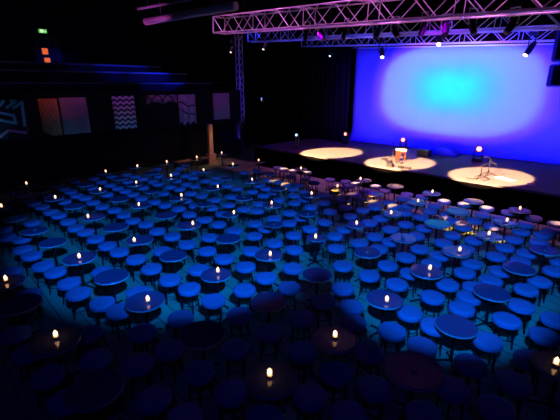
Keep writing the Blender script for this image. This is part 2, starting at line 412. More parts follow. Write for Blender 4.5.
def floor_lamp(u, v, z0, label, lens, h=.42, s=1.):
    t = thing('floor_lantern', label, 'stage light', W(u, v, z0), ROT, 'lanterns standing on the stage floor')
    bm = bmesh.new(); box(bm, (-.15 * s, -.12 * s, .002), (.15 * s, .12 * s, .12 * s)); obj('base', bm, CASE, t)
    for k in (-1, 1):
        bm = bmesh.new(); box(bm, (k * .14 * s - .015, -.03, .12 * s), (k * .14 * s + .015, .03, h)); obj('yoke_arm', bm, CASE, t)
    M = Matrix.Translation((0, 0, h)) @ Vector((0.35, -1, .12)).to_track_quat('-Z', 'Y').to_matrix().to_4x4()
    bm = bmesh.new(); lathe(bm, [(0, .2 * s), (.09 * s, .18 * s), (.12 * s, .05 * s), (.12 * s, -.12 * s), (0, -.12 * s)], 16, M=M); obj('barrel', bm, CASE, t, True)
    bm = bmesh.new(); lathe(bm, [(0, -.123 * s), (.085 * s, -.124 * s), (.07 * s, -.15 * s), (0, -.16 * s)], 16, M=M); obj('lens', bm, lens, t, True)
floor_lamp(-11.55, 16.2, .902, 'floor lantern with a red lens at the foot of the black curtain', LENSR, 0.50, 0.8)
floor_lamp(-8.49, 16.3, .902, 'floor lantern with a red lens behind the small wooden table', LENSR, 0.49, 1.0)
floor_lamp(-5.17, 16.0, .902, 'floor lantern with a red lens behind the microphone stands', LENSR, 0.49, 1.1)
floor_lamp(-12.29, 13.4, .902, 'small floor lantern with a cool white lens at the empty end of stage', LENSB, 0.63, 0.6)

# line array speakers on the right
for k, (z0, z1, lab) in enumerate(((4.42, 5.60, 'upper of two black hanging speakers at the edge of the screen'), (3.68, 4.34, 'lower of two black hanging speakers at the edge of the screen'))):
    t = thing('hanging_speaker', lab, 'speaker', W(-3.05 - .03 * (1 - k), 15.3, z0), ROT, 'black speakers hung beside the screen')
    bm = bmesh.new(); box(bm, (-.1 - .03 * k, -.3, 0), (1.5, .4, z1 - z0)); bmesh.ops.bevel(bm, geom=bm.edges[:], offset=.03, segments=2, affect='EDGES'); obj('cabinet', bm, CASE, t)
    bm = bmesh.new(); box(bm, (.0, -.325, .06), (1.4, -.3, z1 - z0 - .06)); obj('grille', bm, SKIRT, t)
    if k == 0:
        bm = bmesh.new(); tube(bm, (.3, 0, z1 - z0), (.3, 0, 9 - z0), .015); tube(bm, (1.1, 0, z1 - z0), (1.1, 0, 9 - z0), .015); obj('hanging_chain', bm, STEEL, t)
    else:
        bm = bmesh.new(); box(bm, (.2, -.05, z1 - z0), (.3, .05, z1 - z0 + .07)); box(bm, (1.0, -.05, z1 - z0), (1.1, .05, z1 - z0 + .07)); obj('link_bracket', bm, STEEL, t)

# ------------------------------------------------------------------ things on the stage
t = thing('side_table', 'small wooden table with white top inside the middle pool of light', 'table', W(-7.34, 13.98, .902), ROT + .6)
bm = bmesh.new(); box(bm, (-.19, -.17, .42), (.19, .17, .46)); obj('top', bm, WHITE, t)
bm = bmesh.new(); box(bm, (-.15, -.13, .33), (.15, .13, .42)); obj('apron', bm, WOOD, t)
bm = bmesh.new(); box(bm, (-.13, -.11, .10), (.0, .11, .33)); obj('side_panel', bm, WOOD, t)
for x in (-.15, .15):
    for y in (-.13, .13):
        bm = bmesh.new(); box(bm, (x - .022, y - .022, 0), (x + .022, y + .022, .42)); obj('leg', bm, WOOD, t)
t = thing('tumbler', 'small dark glass standing on the wooden side table', 'glass', W(-7.34, 13.98, 1.3635), 0)
bm = bmesh.new(); lathe(bm, [(0, 0), (.035, 0), (.042, .11), (.038, .11), (.032, .01), (0, .01)], 16); obj('cup', bm, GLASS, t, True)
bm = bmesh.new(); lathe(bm, [(0, .011), (.031, .011), (.035, .07), (0, .07)], 16); obj('drink', bm, CASE, t, True)
t = thing('water_bottle', 'clear water bottle on the floor against the wooden side table', 'bottle', W(-7.53, 13.680000000000001, .902), 0)
bm = bmesh.new(); lathe(bm, [(0, 0), (.036, 0), (.037, .15), (.014, .2), (.014, .225), (0, .225)], 14); obj('body', bm, GLASS, t, True)
bm = bmesh.new(); lathe(bm, [(0, .226), (.016, .226), (.016, .25), (0, .25)], 12); obj('cap', bm, CASE, t, True)
def mic_stand(u, v, h, label, boom, ang):
    t = thing('microphone_stand', label, 'microphone stand', W(u, v, .902), ROT + ang, 'microphone stands on the stage')
    for k in range(3):
        a = k * 2 * PI / 3; bm = bmesh.new(); tube(bm, (0, 0, .12), (.26 * math.cos(a), .26 * math.sin(a), .012), .012, n=6); obj('leg', bm, BLACK, t)
    bm = bmesh.new(); tube(bm, (0, 0, .06), (0, 0, h), .014, n=8); lathe(bm, [(0, .1), (.03, .1), (.03, .16), (0, .16)], 10); obj('pole', bm, BLACK, t)
    bm = bmesh.new(); tube(bm, (-.12, 0, h - .06), (boom, 0, h + .12), .010, n=6); obj('boom_arm', bm, BLACK, t)
    M = Matrix.Translation((boom, 0, h + .12)) @ Vector((1, 0, -.3)).to_track_quat('Z', 'Y').to_matrix().to_4x4()
    bm = bmesh.new(); lathe(bm, [(0, -.02), (.013, -.02), (.017, .12), (.028, .125), (.030, .15), (.022, .175), (0, .185)], 14, M=M); obj('microphone', bm, BLACK, t, True)
mic_stand(-4.04, 13.04, 0.41, 'low microphone stand at the lip in the third pool of light', 0.22, 0.4)
mic_stand(-4.02, 13.67, 0.49, 'taller microphone stand beside the white sheet in the third pool', 0.1, 2.6)
mic_stand(-7.82, 14.26, 0.47, 'thin microphone stand just left of the small wooden table', 0.12, 2.2)
bm = bmesh.new(); box(bm, (-.30, -.13, 0), (.30, .13, .006)); tag(obj('paper_sheet', bm, PAPER, loc=W(-3.46, 13.52, .902), rotz=ROT - .5), 'white paper sheet lying in the third pool of light', 'paper')
def pedal(u, v, w, label, m):
    t = thing('pedal_box', label, 'pedal', W(u, v, .902), ROT + random.uniform(-.5, .5), 'small boxes on the stage floor')
    bm = bmesh.new(); box(bm, (-w, -w * .6, 0), (w, w * .6, .07)); bmesh.ops.bevel(bm, geom=bm.edges[:], offset=.01, segments=1, affect='EDGES'); obj('housing', bm, m, t)
    bm = bmesh.new(); lathe(bm, [(0, .071), (.018, .071), (.018, .085), (0, .088)], 10); obj('button', bm, STEEL, t)
pedal(-7.89, 13.72, 0.11, 'small black box farthest out in the middle pool, beside the table', CASE)
pedal(-7.52, 13.44, 0.12, 'small black box close to the table leg in the middle pool', CASE)
pedal(-7.11, 13.48, 0.12, 'small black box in front of the wooden table', CASE)
pedal(-6.64, 12.75, 0.11, 'small black box near the lip below the wooden table', CASE)
pedal(-6.39, 12.77, 0.11, 'small black box near the lip toward the dark wedge', CASE)
pedal(-2.65, 13.15, 0.1, 'tiny pale box on the dark stage edge beyond the third pool', PAPER)
def wedge(u, v, s, label):
    t = thing('monitor_wedge', label, 'speaker', W(u, v, .902), ROT, 'black monitor wedges on the stage')
    bm = bmesh.new(); pr = [(-.22 * s, 0), (.22 * s, 0), (.22 * s, .10 * s), (.02 * s, .34 * s), (-.22 * s, .30 * s)]
    a = [bm.verts.new((-.28 * s, y, z)) for y, z in pr]; b = [bm.verts.new((.28 * s, y, z)) for y, z in pr]
    bm.faces.new(a); bm.faces.new(b[::-1])
    for i in range(5): bm.faces.new((a[i], a[(i + 1) % 5], b[(i + 1) % 5], b[i]))
    obj('cabinet', bm, CASE, t)
    bm = bmesh.new(); d = Vector((0, -.20, .24)).normalized(); q = Vector((0, .12 * s, .22 * s)) + Vector((0, .24, .20)).normalized() * .012
    for x in (-.24 * s, .24 * s): pass
    vs = [bm.verts.new(q + Vector((x, 0, 0)) + d * y) for x, y in ((-.24 * s, -.12 * s), (.24 * s, -.12 * s), (.24 * s, .12 * s), (-.24 * s, .12 * s))]; bm.faces.new(vs)
    g = obj('grille', bm, SKIRT, t); md = g.modifiers.new('thick', 'SOLIDIFY'); md.thickness = .008
wedge(-7.05, 12.720799999999999, 0.42, 'black monitor wedge on the lip in the middle pool of light')
wedge(-7.19, 15.72, 0.85, 'black monitor wedge at the far edge of the middle pool')
bm = bmesh.new(); n = 20; prev = None  # solid hump added where the screen light does not reach
for i in range(n + 1):
    t_ = i / n; x = -.62 + 1.24 * t_; hgt = .42 * math.sin(PI * min(max(t_, .02), .98)) ** .55 + .02
    r = [bm.verts.new((x, y, z)) for y, z in ((-.35, 0), (-.30, hgt * .8), (-.12, hgt), (.12, hgt), (.28, hgt * .8), (.30, 0))]
    if prev:
        for k in range(5): bm.faces.new((prev[k], r[k], r[k + 1], prev[k + 1]))
        bm.faces.new((prev[5], r[5], r[0], prev[0]))
    else: bm.faces.new(r)
    prev = r
bm.faces.new(prev[::-1])
tag(obj('screen_shade_hump', bm, HUMP, loc=W(-6.73, 16.6, .902), rotz=ROT, smooth=True), 'low rounded dark blue shape standing in for shade at the foot of the screen', 'case')
bm = bmesh.new(); pts = [(-4.38, 12.75), (-4.19, 12.75), (-4.11, 12.88), (-4.05, 13.04), (-3.84, 12.77), (-3.77, 13.12)]
for p_, q_ in zip(pts, pts[1:]): tube(bm, (*p_, .916), (*q_, .916), .012, n=6)
tag(obj('stage_cable', bm, CASE, rotz=ROT), 'black cable snaking round the feet of the microphone stands', 'cable')
t = thing('wall_lantern', 'small blue white lamp fixed on the dark curtain pole', 'stage light', W(-18.47, 16.9, 2.91), ROT)
bm = bmesh.new(); box(bm, (-.07, -.04, -.12), (.07, .08, .14)); obj('housing', bm, CASE, t)
bm = bmesh.new(); lathe(bm, [(0, -.02), (.055, -.015), (.055, .01), (0, .02)], 14, M=Matrix.Translation((.0, -.05, .02)) @ Matrix.Rotation(PI / 2, 4, 'X')); obj('lens', bm, LENSD, t, True)
bm = bmesh.new(); lathe(bm, [(0, -.01), (.02, -.01), (.02, .01), (0, .01)], 10, M=Matrix.Translation((.0, -.045, -.09)) @ Matrix.Rotation(PI / 2, 4, 'X')); obj('status_light', bm, GLINT, t, True)
bm = bmesh.new(); tube(bm, (0, .1, -2.902), (0, .1, .5), .03); obj('pole', bm, CASE, t)
t = thing('thin_post', 'thin reddish metal post rising from the bottom edge of the photo', 'post', (-0.973, 2.656, 0))
bm = bmesh.new(); tube(bm, (0, 0, .02), (0, 0, 1.10), .012, n=10); obj('pole', bm, TAN, t)
bm = bmesh.new(); lathe(bm, [(0, .001), (.16, .001), (.15, .018), (0, .022)], 24); obj('base', bm, BLACK, t)

# ------------------------------------------------------------------ tables, stools and candles
TBL = [
  (-8.352, 12.335, 0.52, 1.22, 'round dark table with lit candle, four percent across, forty-four percent down the photo', (1, -8.271, 12.346, 'lit candle glowing on round table, five percent across, forty-four percent down the photo')),
  (-7.473, 13.41, 0.52, 0.61, 'round dark table with unlit glass, twelve percent across, forty-two percent down the photo', (0, -7.445, 13.371, 'unlit glass candle holder on round table, twelve percent across, forty-two percent down the photo')),
  (-7.43, 11.661, 0.52, 0.7, 'round dark table with nothing lit on it, seven percent across, forty-five percent down the photo', None),
  (-6.517, 10.782, 0.52, 0.17, 'round dark table with lit candle, ten percent across, forty-seven percent down the photo', (1, -6.41, 10.671, 'lit candle glowing on round table, ten percent across, forty-seven percent down the photo')),
  (-7.507, 9.928, 0.52, 0.09, 'round dark table with lit candle, zero percent across, forty-nine percent down the photo', (1, -7.386, 9.848, 'lit candle glowing on round table, zero percent across, forty-nine percent down the photo')),
  (-6.56, 14.192, 0.52, 0.44, 'round dark table with lit candle, eighteen percent across, forty-one percent down the photo', (1, -6.471, 14.184, 'lit candle glowing on round table, nineteen percent across, forty-one percent down the photo')),
  (-5.786, 15.306, 0.52, 0.44, 'round dark table with lit candle, twenty-four percent across, forty percent down the photo', (1, -5.639, 15.171, 'lit candle glowing on round table, twenty-five percent across, forty percent down the photo')),
  (-5.611, 13.33, 0.52, 0.17, 'round dark table with nothing lit on it, twenty-one percent across, forty-two percent down the photo', None),
  (-4.79, 12.446, 0.52, 1.4, 'round dark table with lit candle, twenty-four percent across, forty-four percent down the photo', (1, -4.729, 12.459, 'lit candle glowing on round table, twenty-four percent across, forty-four percent down the photo')),
  (-6.397, 12.422, 0.52, 0.61, 'round dark table with nothing lit on it, fifteen percent across, forty-four percent down the photo', None),
  (-5.609, 11.62, 0.52, 0.44, 'round dark table with lit candle, eighteen percent across, forty-five percent down the photo', (1, -5.524, 11.57, 'lit candle glowing on round table, eighteen percent across, forty-five percent down the photo')),
  (-4.623, 10.753, 0.56, 0.96, 'round dark table with nothing lit on it, twenty-one percent across, forty-seven percent down the photo', None),
  (-3.772, 10.123, 0.52, 1.31, 'round dark table with lit candle, twenty-five percent across, forty-nine percent down the photo', (1, -3.783, 9.977, 'lit candle glowing on round table, twenty-five percent across, forty-nine percent down the photo')),
  (-3.967, 11.581, 0.42, 1.22, 'round dark table with nothing lit on it, twenty-seven percent across, forty-five percent down the photo', None),
  (-4.754, 14.192, 0.52, 0.87, 'round dark table with nothing lit on it, twenty-seven percent across, forty-one percent down the photo', None),
  (-4.748, 16.081, 0.52, 1.31, 'round dark table with lit candle, thirty percent across, thirty-nine percent down the photo', (1, -4.736, 16.098, 'lit candle glowing on round table, thirty percent across, thirty-nine percent down the photo')),
  (-3.677, 17.072, 0.52, 0.0, 'round dark table with lit candle, thirty-five percent across, thirty-eight percent down the photo', (1, -3.696, 17.176, 'lit candle glowing on round table, thirty-five percent across, thirty-eight percent down the photo')),
  (-2.759, 18.344, 0.52, 0.09, 'round dark table with lit candle, forty percent across, thirty-seven percent down the photo', (1, -2.754, 18.319, 'lit candle glowing on round table, forty percent across, thirty-six percent down the photo')),
  (-1.915, 15.596, 0.52, 0.09, 'round dark table with lit candle, forty-two percent across, thirty-nine percent down the photo', (1, -1.907, 15.546, 'lit candle glowing on round table, forty-two percent across, thirty-nine percent down the photo')),
  (-2.886, 14.572, 0.52, 0.0, 'round dark table with lit candle, thirty-six percent across, forty-one percent down the photo', (1, -2.885, 14.439, 'lit candle glowing on round table, thirty-six percent across, forty-one percent down the photo')),
  (-3.85, 13.397, 0.52, 0.61, 'round dark table with lit candle, thirty percent across, forty-two percent down the photo', (1, -3.856, 13.47, 'lit candle glowing on round table, thirty-one percent across, forty-two percent down the photo')),
  (-2.944, 10.827, 0.52, 0.79, 'round dark table with lit candle, thirty-two percent across, forty-seven percent down the photo', (1, -2.866, 10.896, 'lit candle glowing on round table, thirty-two percent across, forty-seven percent down the photo')),
  (-2.152, 11.959, 0.52, 1.4, 'round dark table with lit candle, thirty-eight percent across, forty-five percent down the photo', (1, -1.961, 11.901, 'lit candle glowing on round table, thirty-nine percent across, forty-five percent down the photo')),
  (-2.077, 10.236, 0.45, 0.26, 'round dark table with nothing lit on it, thirty-seven percent across, forty-nine percent down the photo', None),
  (-1.901, 13.31, 0.45, 1.05, 'round dark table with nothing lit on it, forty percent across, forty-two percent down the photo', None),
  (-0.946, 12.883, 0.52, 1.48, 'round dark table with lit candle, forty-five percent across, forty-three percent down the photo', (1, -0.944, 12.861, 'lit candle glowing on round table, forty-five percent across, forty-three percent down the photo')),
  (-0.916, 16.464, 0.52, 0.35, 'round dark table with lit candle, forty-six percent across, thirty-eight percent down the photo', (1, -0.913, 16.421, 'lit candle glowing on round table, forty-six percent across, thirty-eight percent down the photo')),
  (0.807, 14.917, 0.52, 1.48, 'round dark table with lit candle, fifty-four percent across, forty percent down the photo', (1, 0.809, 14.755, 'lit candle glowing on round table, fifty-four percent across, forty percent down the photo')),
  (0.916, 11.13, 0.52, 1.48, 'round dark table with lit candle, fifty-six percent across, forty-six percent down the photo', (1, 0.934, 11.095, 'lit candle glowing on round table, fifty-six percent across, forty-six percent down the photo')),
  (-0.226, 10.136, 0.52, 0.52, 'round dark table with lit candle, forty-nine percent across, forty-nine percent down the photo', (1, -0.225, 10.122, 'lit candle glowing on round table, forty-nine percent across, forty-eight percent down the photo')),
  (-0.07, 11.899, 0.45, 1.22, 'round dark table with nothing lit on it, fifty percent across, forty-five percent down the photo', None),
  (-1.046, 10.872, 0.52, 0.87, 'round dark table with unlit glass, forty-four percent across, forty-seven percent down the photo', (0, -1.04, 10.82, 'unlit glass candle holder on round table, forty-four percent across, forty-seven percent down the photo')),
  (2.887, 13.077, 0.52, 0.0, 'round dark table with lit candle, sixty-five percent across, forty-three percent down the photo', (1, 2.755, 12.993, 'lit candle glowing on round table, sixty-four percent across, forty-three percent down the photo')),
  (3.736, 12.242, 0.52, 0.44, 'round dark table with nothing lit on it, seventy-one percent across, forty-four percent down the photo', None),
  (2.836, 11.307, 0.55, 0.7, 'round dark table with nothing lit on it, sixty-seven percent across, forty-six percent down the photo', None),
  (1.816, 11.923, 0.52, 1.13, 'round dark table with lit candle, sixty percent across, forty-five percent down the photo', (1, 1.82, 11.966, 'lit candle glowing on round table, sixty percent across, forty-four percent down the photo')),
  (2.188, 11.243, 0.5, 1.13, 'round dark table with nothing lit on it, sixty-three percent across, forty-six percent down the photo', None),
  (4.591, 11.389, 0.52, 1.4, 'round dark table with lit candle, seventy-seven percent across, forty-six percent down the photo', (1, 4.579, 11.289, 'lit candle glowing on round table, seventy-seven percent across, forty-six percent down the photo')),
  (3.824, 10.412, 0.52, 1.31, 'round dark table with lit candle, seventy-four percent across, forty-eight percent down the photo', (1, 3.819, 10.317, 'lit candle glowing on round table, seventy-five percent across, forty-eight percent down the photo')),
  (5.465, 10.535, 0.52, 0.96, 'round dark table with nothing lit on it, eighty-five percent across, forty-eight percent down the photo', None),
  (4.632, 9.604, 0.6, 1.48, 'round dark table with nothing lit on it, eighty-two percent across, fifty percent down the photo', None),
  (3.732, 8.671, 0.6, 0.09, 'round dark table with nothing lit on it, seventy-eight percent across, fifty-three percent down the photo', None),
  (6.279, 9.703, 0.52, 0.7, 'round dark table with lit candle, ninety-three percent across, fifty percent down the photo', (1, 6.238, 9.635, 'lit candle glowing on round table, ninety-three percent across, fifty percent down the photo')),
  (5.398, 8.749, 0.52, 0.0, 'round dark table with lit candle, ninety percent across, fifty-three percent down the photo', (1, 5.381, 8.703, 'lit candle glowing on round table, ninety-one percent across, fifty-three percent down the photo')),
  (4.558, 7.874, 0.52, 0.09, 'round dark table with lit candle, eighty-seven percent across, fifty-six percent down the photo', (1, 4.51, 7.835, 'lit candle glowing on round table, eighty-seven percent across, fifty-six percent down the photo')),
  (5.267, 7.121, 0.52, 0.0, 'round dark table with unlit glass, ninety-seven percent across, fifty-nine percent down the photo', (0, 5.191, 7.018, 'unlit glass candle holder on round table, ninety-seven percent across, fifty-nine percent down the photo')),
  (4.276, 6.312, 0.52, 0.0, 'round dark table with nothing lit on it, ninety-three percent across, sixty-four percent down the photo', None),
  (-6.526, 9.024, 0.52, 0.26, 'round dark table with nothing lit on it, two percent across, fifty-two percent down the photo', None),
  (-5.518, 8.191, 0.52, 0.96, 'round dark table with unlit glass, six percent across, fifty-five percent down the photo', (0, -5.475, 8.135, 'unlit glass candle holder on round table, six percent across, fifty-five percent down the photo')),
  (-4.736, 7.51, 0.52, 1.48, 'round dark table with nothing lit on it, nine percent across, fifty-eight percent down the photo', None),
  (-3.799, 6.735, 0.58, 1.31, 'round dark table with lit candle, fourteen percent across, sixty-one percent down the photo', (1, -3.76, 6.669, 'lit candle glowing on round table, fourteen percent across, sixty-one percent down the photo')),
  (-5.567, 10.057, 0.52, 1.48, 'round dark table with nothing lit on it, thirteen percent across, forty-nine percent down the photo', None),
  (-4.634, 9.156, 0.52, 1.48, 'round dark table with lit candle, seventeen percent across, fifty-two percent down the photo', (1, -4.684, 8.991, 'lit candle glowing on round table, sixteen percent across, fifty-two percent down the photo')),
  (-3.795, 8.438, 0.56, 1.48, 'round dark table with nothing lit on it, twenty-one percent across, fifty-four percent down the photo', None),
  (-2.97, 7.652, 0.55, 1.31, 'round dark table with lit candle, twenty-five percent across, fifty-seven percent down the photo', (1, -3.013, 7.463, 'lit candle glowing on round table, twenty-four percent across, fifty-seven percent down the photo')),
  (-2.878, 9.29, 0.54, 1.13, 'round dark table with nothing lit on it, thirty percent across, fifty-one percent down the photo', None),
  (-2.128, 8.554, 0.56, 1.4, 'round dark table with lit candle, thirty-four percent across, fifty-four percent down the photo', (1, -2.018, 8.478, 'lit candle glowing on round table, thirty-four percent across, fifty-three percent down the photo')),
  (-1.105, 7.732, 0.52, 1.31, 'round dark table with nothing lit on it, forty-one percent across, fifty-seven percent down the photo', None),
  (-2.053, 6.852, 0.52, 1.22, 'round dark table with nothing lit on it, thirty-one percent across, sixty-one percent down the photo', None),
  (-1.266, 9.347, 0.42, 1.48, 'round dark table with lit candle, forty-one percent across, fifty-one percent down the photo', (1, -1.159, 9.28, 'lit candle glowing on round table, forty-two percent across, fifty-one percent down the photo')),
  (-0.138, 8.601, 0.42, 0.0, 'round dark table with unlit glass, forty-nine percent across, fifty-three percent down the photo', (0, -0.136, 8.506, 'unlit glass candle holder on round table, forty-nine percent across, fifty-three percent down the photo')),
  (0.707, 9.388, 0.42, 1.22, 'round dark table with unlit glass, fifty-five percent across, fifty-one percent down the photo', (0, 0.7, 9.298, 'unlit glass candle holder on round table, fifty-five percent across, fifty-one percent down the photo')),
  (0.78, 7.769, 0.42, 0.61, 'round dark table with lit candle, fifty-six percent across, fifty-six percent down the photo', (1, 0.753, 7.656, 'lit candle glowing on round table, fifty-six percent across, fifty-seven percent down the photo')),
  (-0.221, 6.885, 0.54, 0.96, 'round dark table with lit candle, forty-eight percent across, sixty-one percent down the photo', (1, -0.184, 6.772, 'lit candle glowing on round table, forty-eight percent across, sixty-one percent down the photo')),
  (2.882, 9.43, 0.5, 0.26, 'round dark table with lit candle, seventy percent across, fifty-one percent down the photo', (1, 2.788, 9.271, 'lit candle glowing on round table, seventy percent across, fifty-one percent down the photo')),
  (1.776, 8.593, 0.46, 0.17, 'round dark table with lit candle, sixty-four percent across, fifty-three percent down the photo', (1, 1.779, 8.497, 'lit candle glowing on round table, sixty-four percent across, fifty-three percent down the photo')),
  (1.707, 7.007, 0.52, 0.26, 'round dark table with unlit glass, sixty-six percent across, sixty percent down the photo', (0, 1.686, 6.919, 'unlit glass candle holder on round table, sixty-six percent across, sixty percent down the photo')),
  (2.646, 7.764, 0.54, 0.0, 'round dark table with unlit glass, seventy-two percent across, fifty-seven percent down the photo', (0, 2.613, 7.668, 'unlit glass candle holder on round table, seventy-two percent across, fifty-six percent down the photo')),
  (3.471, 7.048, 0.54, 0.09, 'round dark table with lit candle, eighty-one percent across, sixty percent down the photo', (1, 3.505, 6.981, 'lit candle glowing on round table, eighty-two percent across, sixty percent down the photo')),
  (2.576, 6.188, 0.55, 0.0, 'round dark table with lit candle, seventy-six percent across, sixty-four percent down the photo', (1, 2.631, 6.181, 'lit candle glowing on round table, seventy-seven percent across, sixty-four percent down the photo')),
  (-4.555, 5.786, 0.56, 0.61, 'round dark table with lit candle, one percent across, sixty-seven percent down the photo', (1, -4.545, 5.786, 'lit candle glowing on round table, one percent across, sixty-seven percent down the photo')),
  (-2.887, 5.999, 0.56, 1.48, 'round dark table with nothing lit on it, twenty percent across, sixty-six percent down the photo', None),
  (-2.048, 5.2, 0.58, 0.79, 'round dark table with lit candle, twenty-six percent across, seventy-one percent down the photo', (1, -1.981, 5.141, 'lit candle glowing on round table, twenty-six percent across, seventy-one percent down the photo')),
  (-1.111, 6.063, 0.52, 1.13, 'round dark table with lit candle, thirty-nine percent across, sixty-five percent down the photo', (1, -1.075, 6.082, 'lit candle glowing on round table, thirty-nine percent across, sixty-five percent down the photo')),
  (-0.173, 5.188, 0.54, 0.96, 'round dark table with nothing lit on it, forty-eight percent across, seventy-two percent down the photo', None),
  (0.642, 6.063, 0.52, 0.61, 'round dark table with nothing lit on it, fifty-seven percent across, sixty-five percent down the photo', None),
  (1.597, 5.258, 0.55, 0.52, 'round dark table with lit candle, sixty-nine percent across, seventy-one percent down the photo', (1, 1.6, 5.133, 'lit candle glowing on round table, sixty-nine percent across, seventy-one percent down the photo')),
  (2.401, 4.562, 0.54, 1.4, 'round dark table with nothing lit on it, eighty-two percent across, seventy-seven percent down the photo', None),
  (3.346, 5.46, 0.54, 0.26, 'round dark table with nothing lit on it, eighty-eight percent across, sixty-nine percent down the photo', None),
  (-3.903, 5.117, 0.6, 1.22, 'round dark table with nothing lit on it, three percent across, seventy-two percent down the photo', None),
  (-2.876, 4.229, 0.6, 0.7, 'round dark table with lit candle, ten percent across, eighty-one percent down the photo', (1, -2.884, 4.269, 'lit candle glowing on round table, ten percent across, eighty percent down the photo')),
  (-1.025, 4.378, 0.6, 0.79, 'round dark table with nothing lit on it, thirty-six percent across, seventy-nine percent down the photo', None),
  (0.705, 4.273, 0.56, 0.79, 'round dark table with lit candle, sixty percent across, eighty-one percent down the photo', (1, 0.708, 4.269, 'lit candle glowing on round table, sixty percent across, eighty percent down the photo')),
  (1.549, 3.7, 0.66, 0.7, 'round dark table with unlit glass, seventy-four percent across, eighty-eight percent down the photo', (0, 1.529, 3.654, 'unlit glass candle holder on round table, seventy-four percent across, eighty-eight percent down the photo')),
  (3.262, 3.761, 0.56, 1.05, 'round dark table with lit candle, hundred percent across, eighty-seven percent down the photo', (1, 3.203, 3.754, 'lit candle glowing on round table, ninety-nine percent across, eighty-six percent down the photo')),
  (-0.108, 3.563, 0.6, 0.7, 'round dark table with lit candle, forty-eight percent across, ninety percent down the photo', (1, -0.115, 3.568, 'lit candle glowing on round table, forty-eight percent across, eighty-nine percent down the photo')),
  (-2.001, 3.404, 0.6, 0.87, 'round dark table with nothing lit on it, seventeen percent across, ninety-two percent down the photo', None),
]
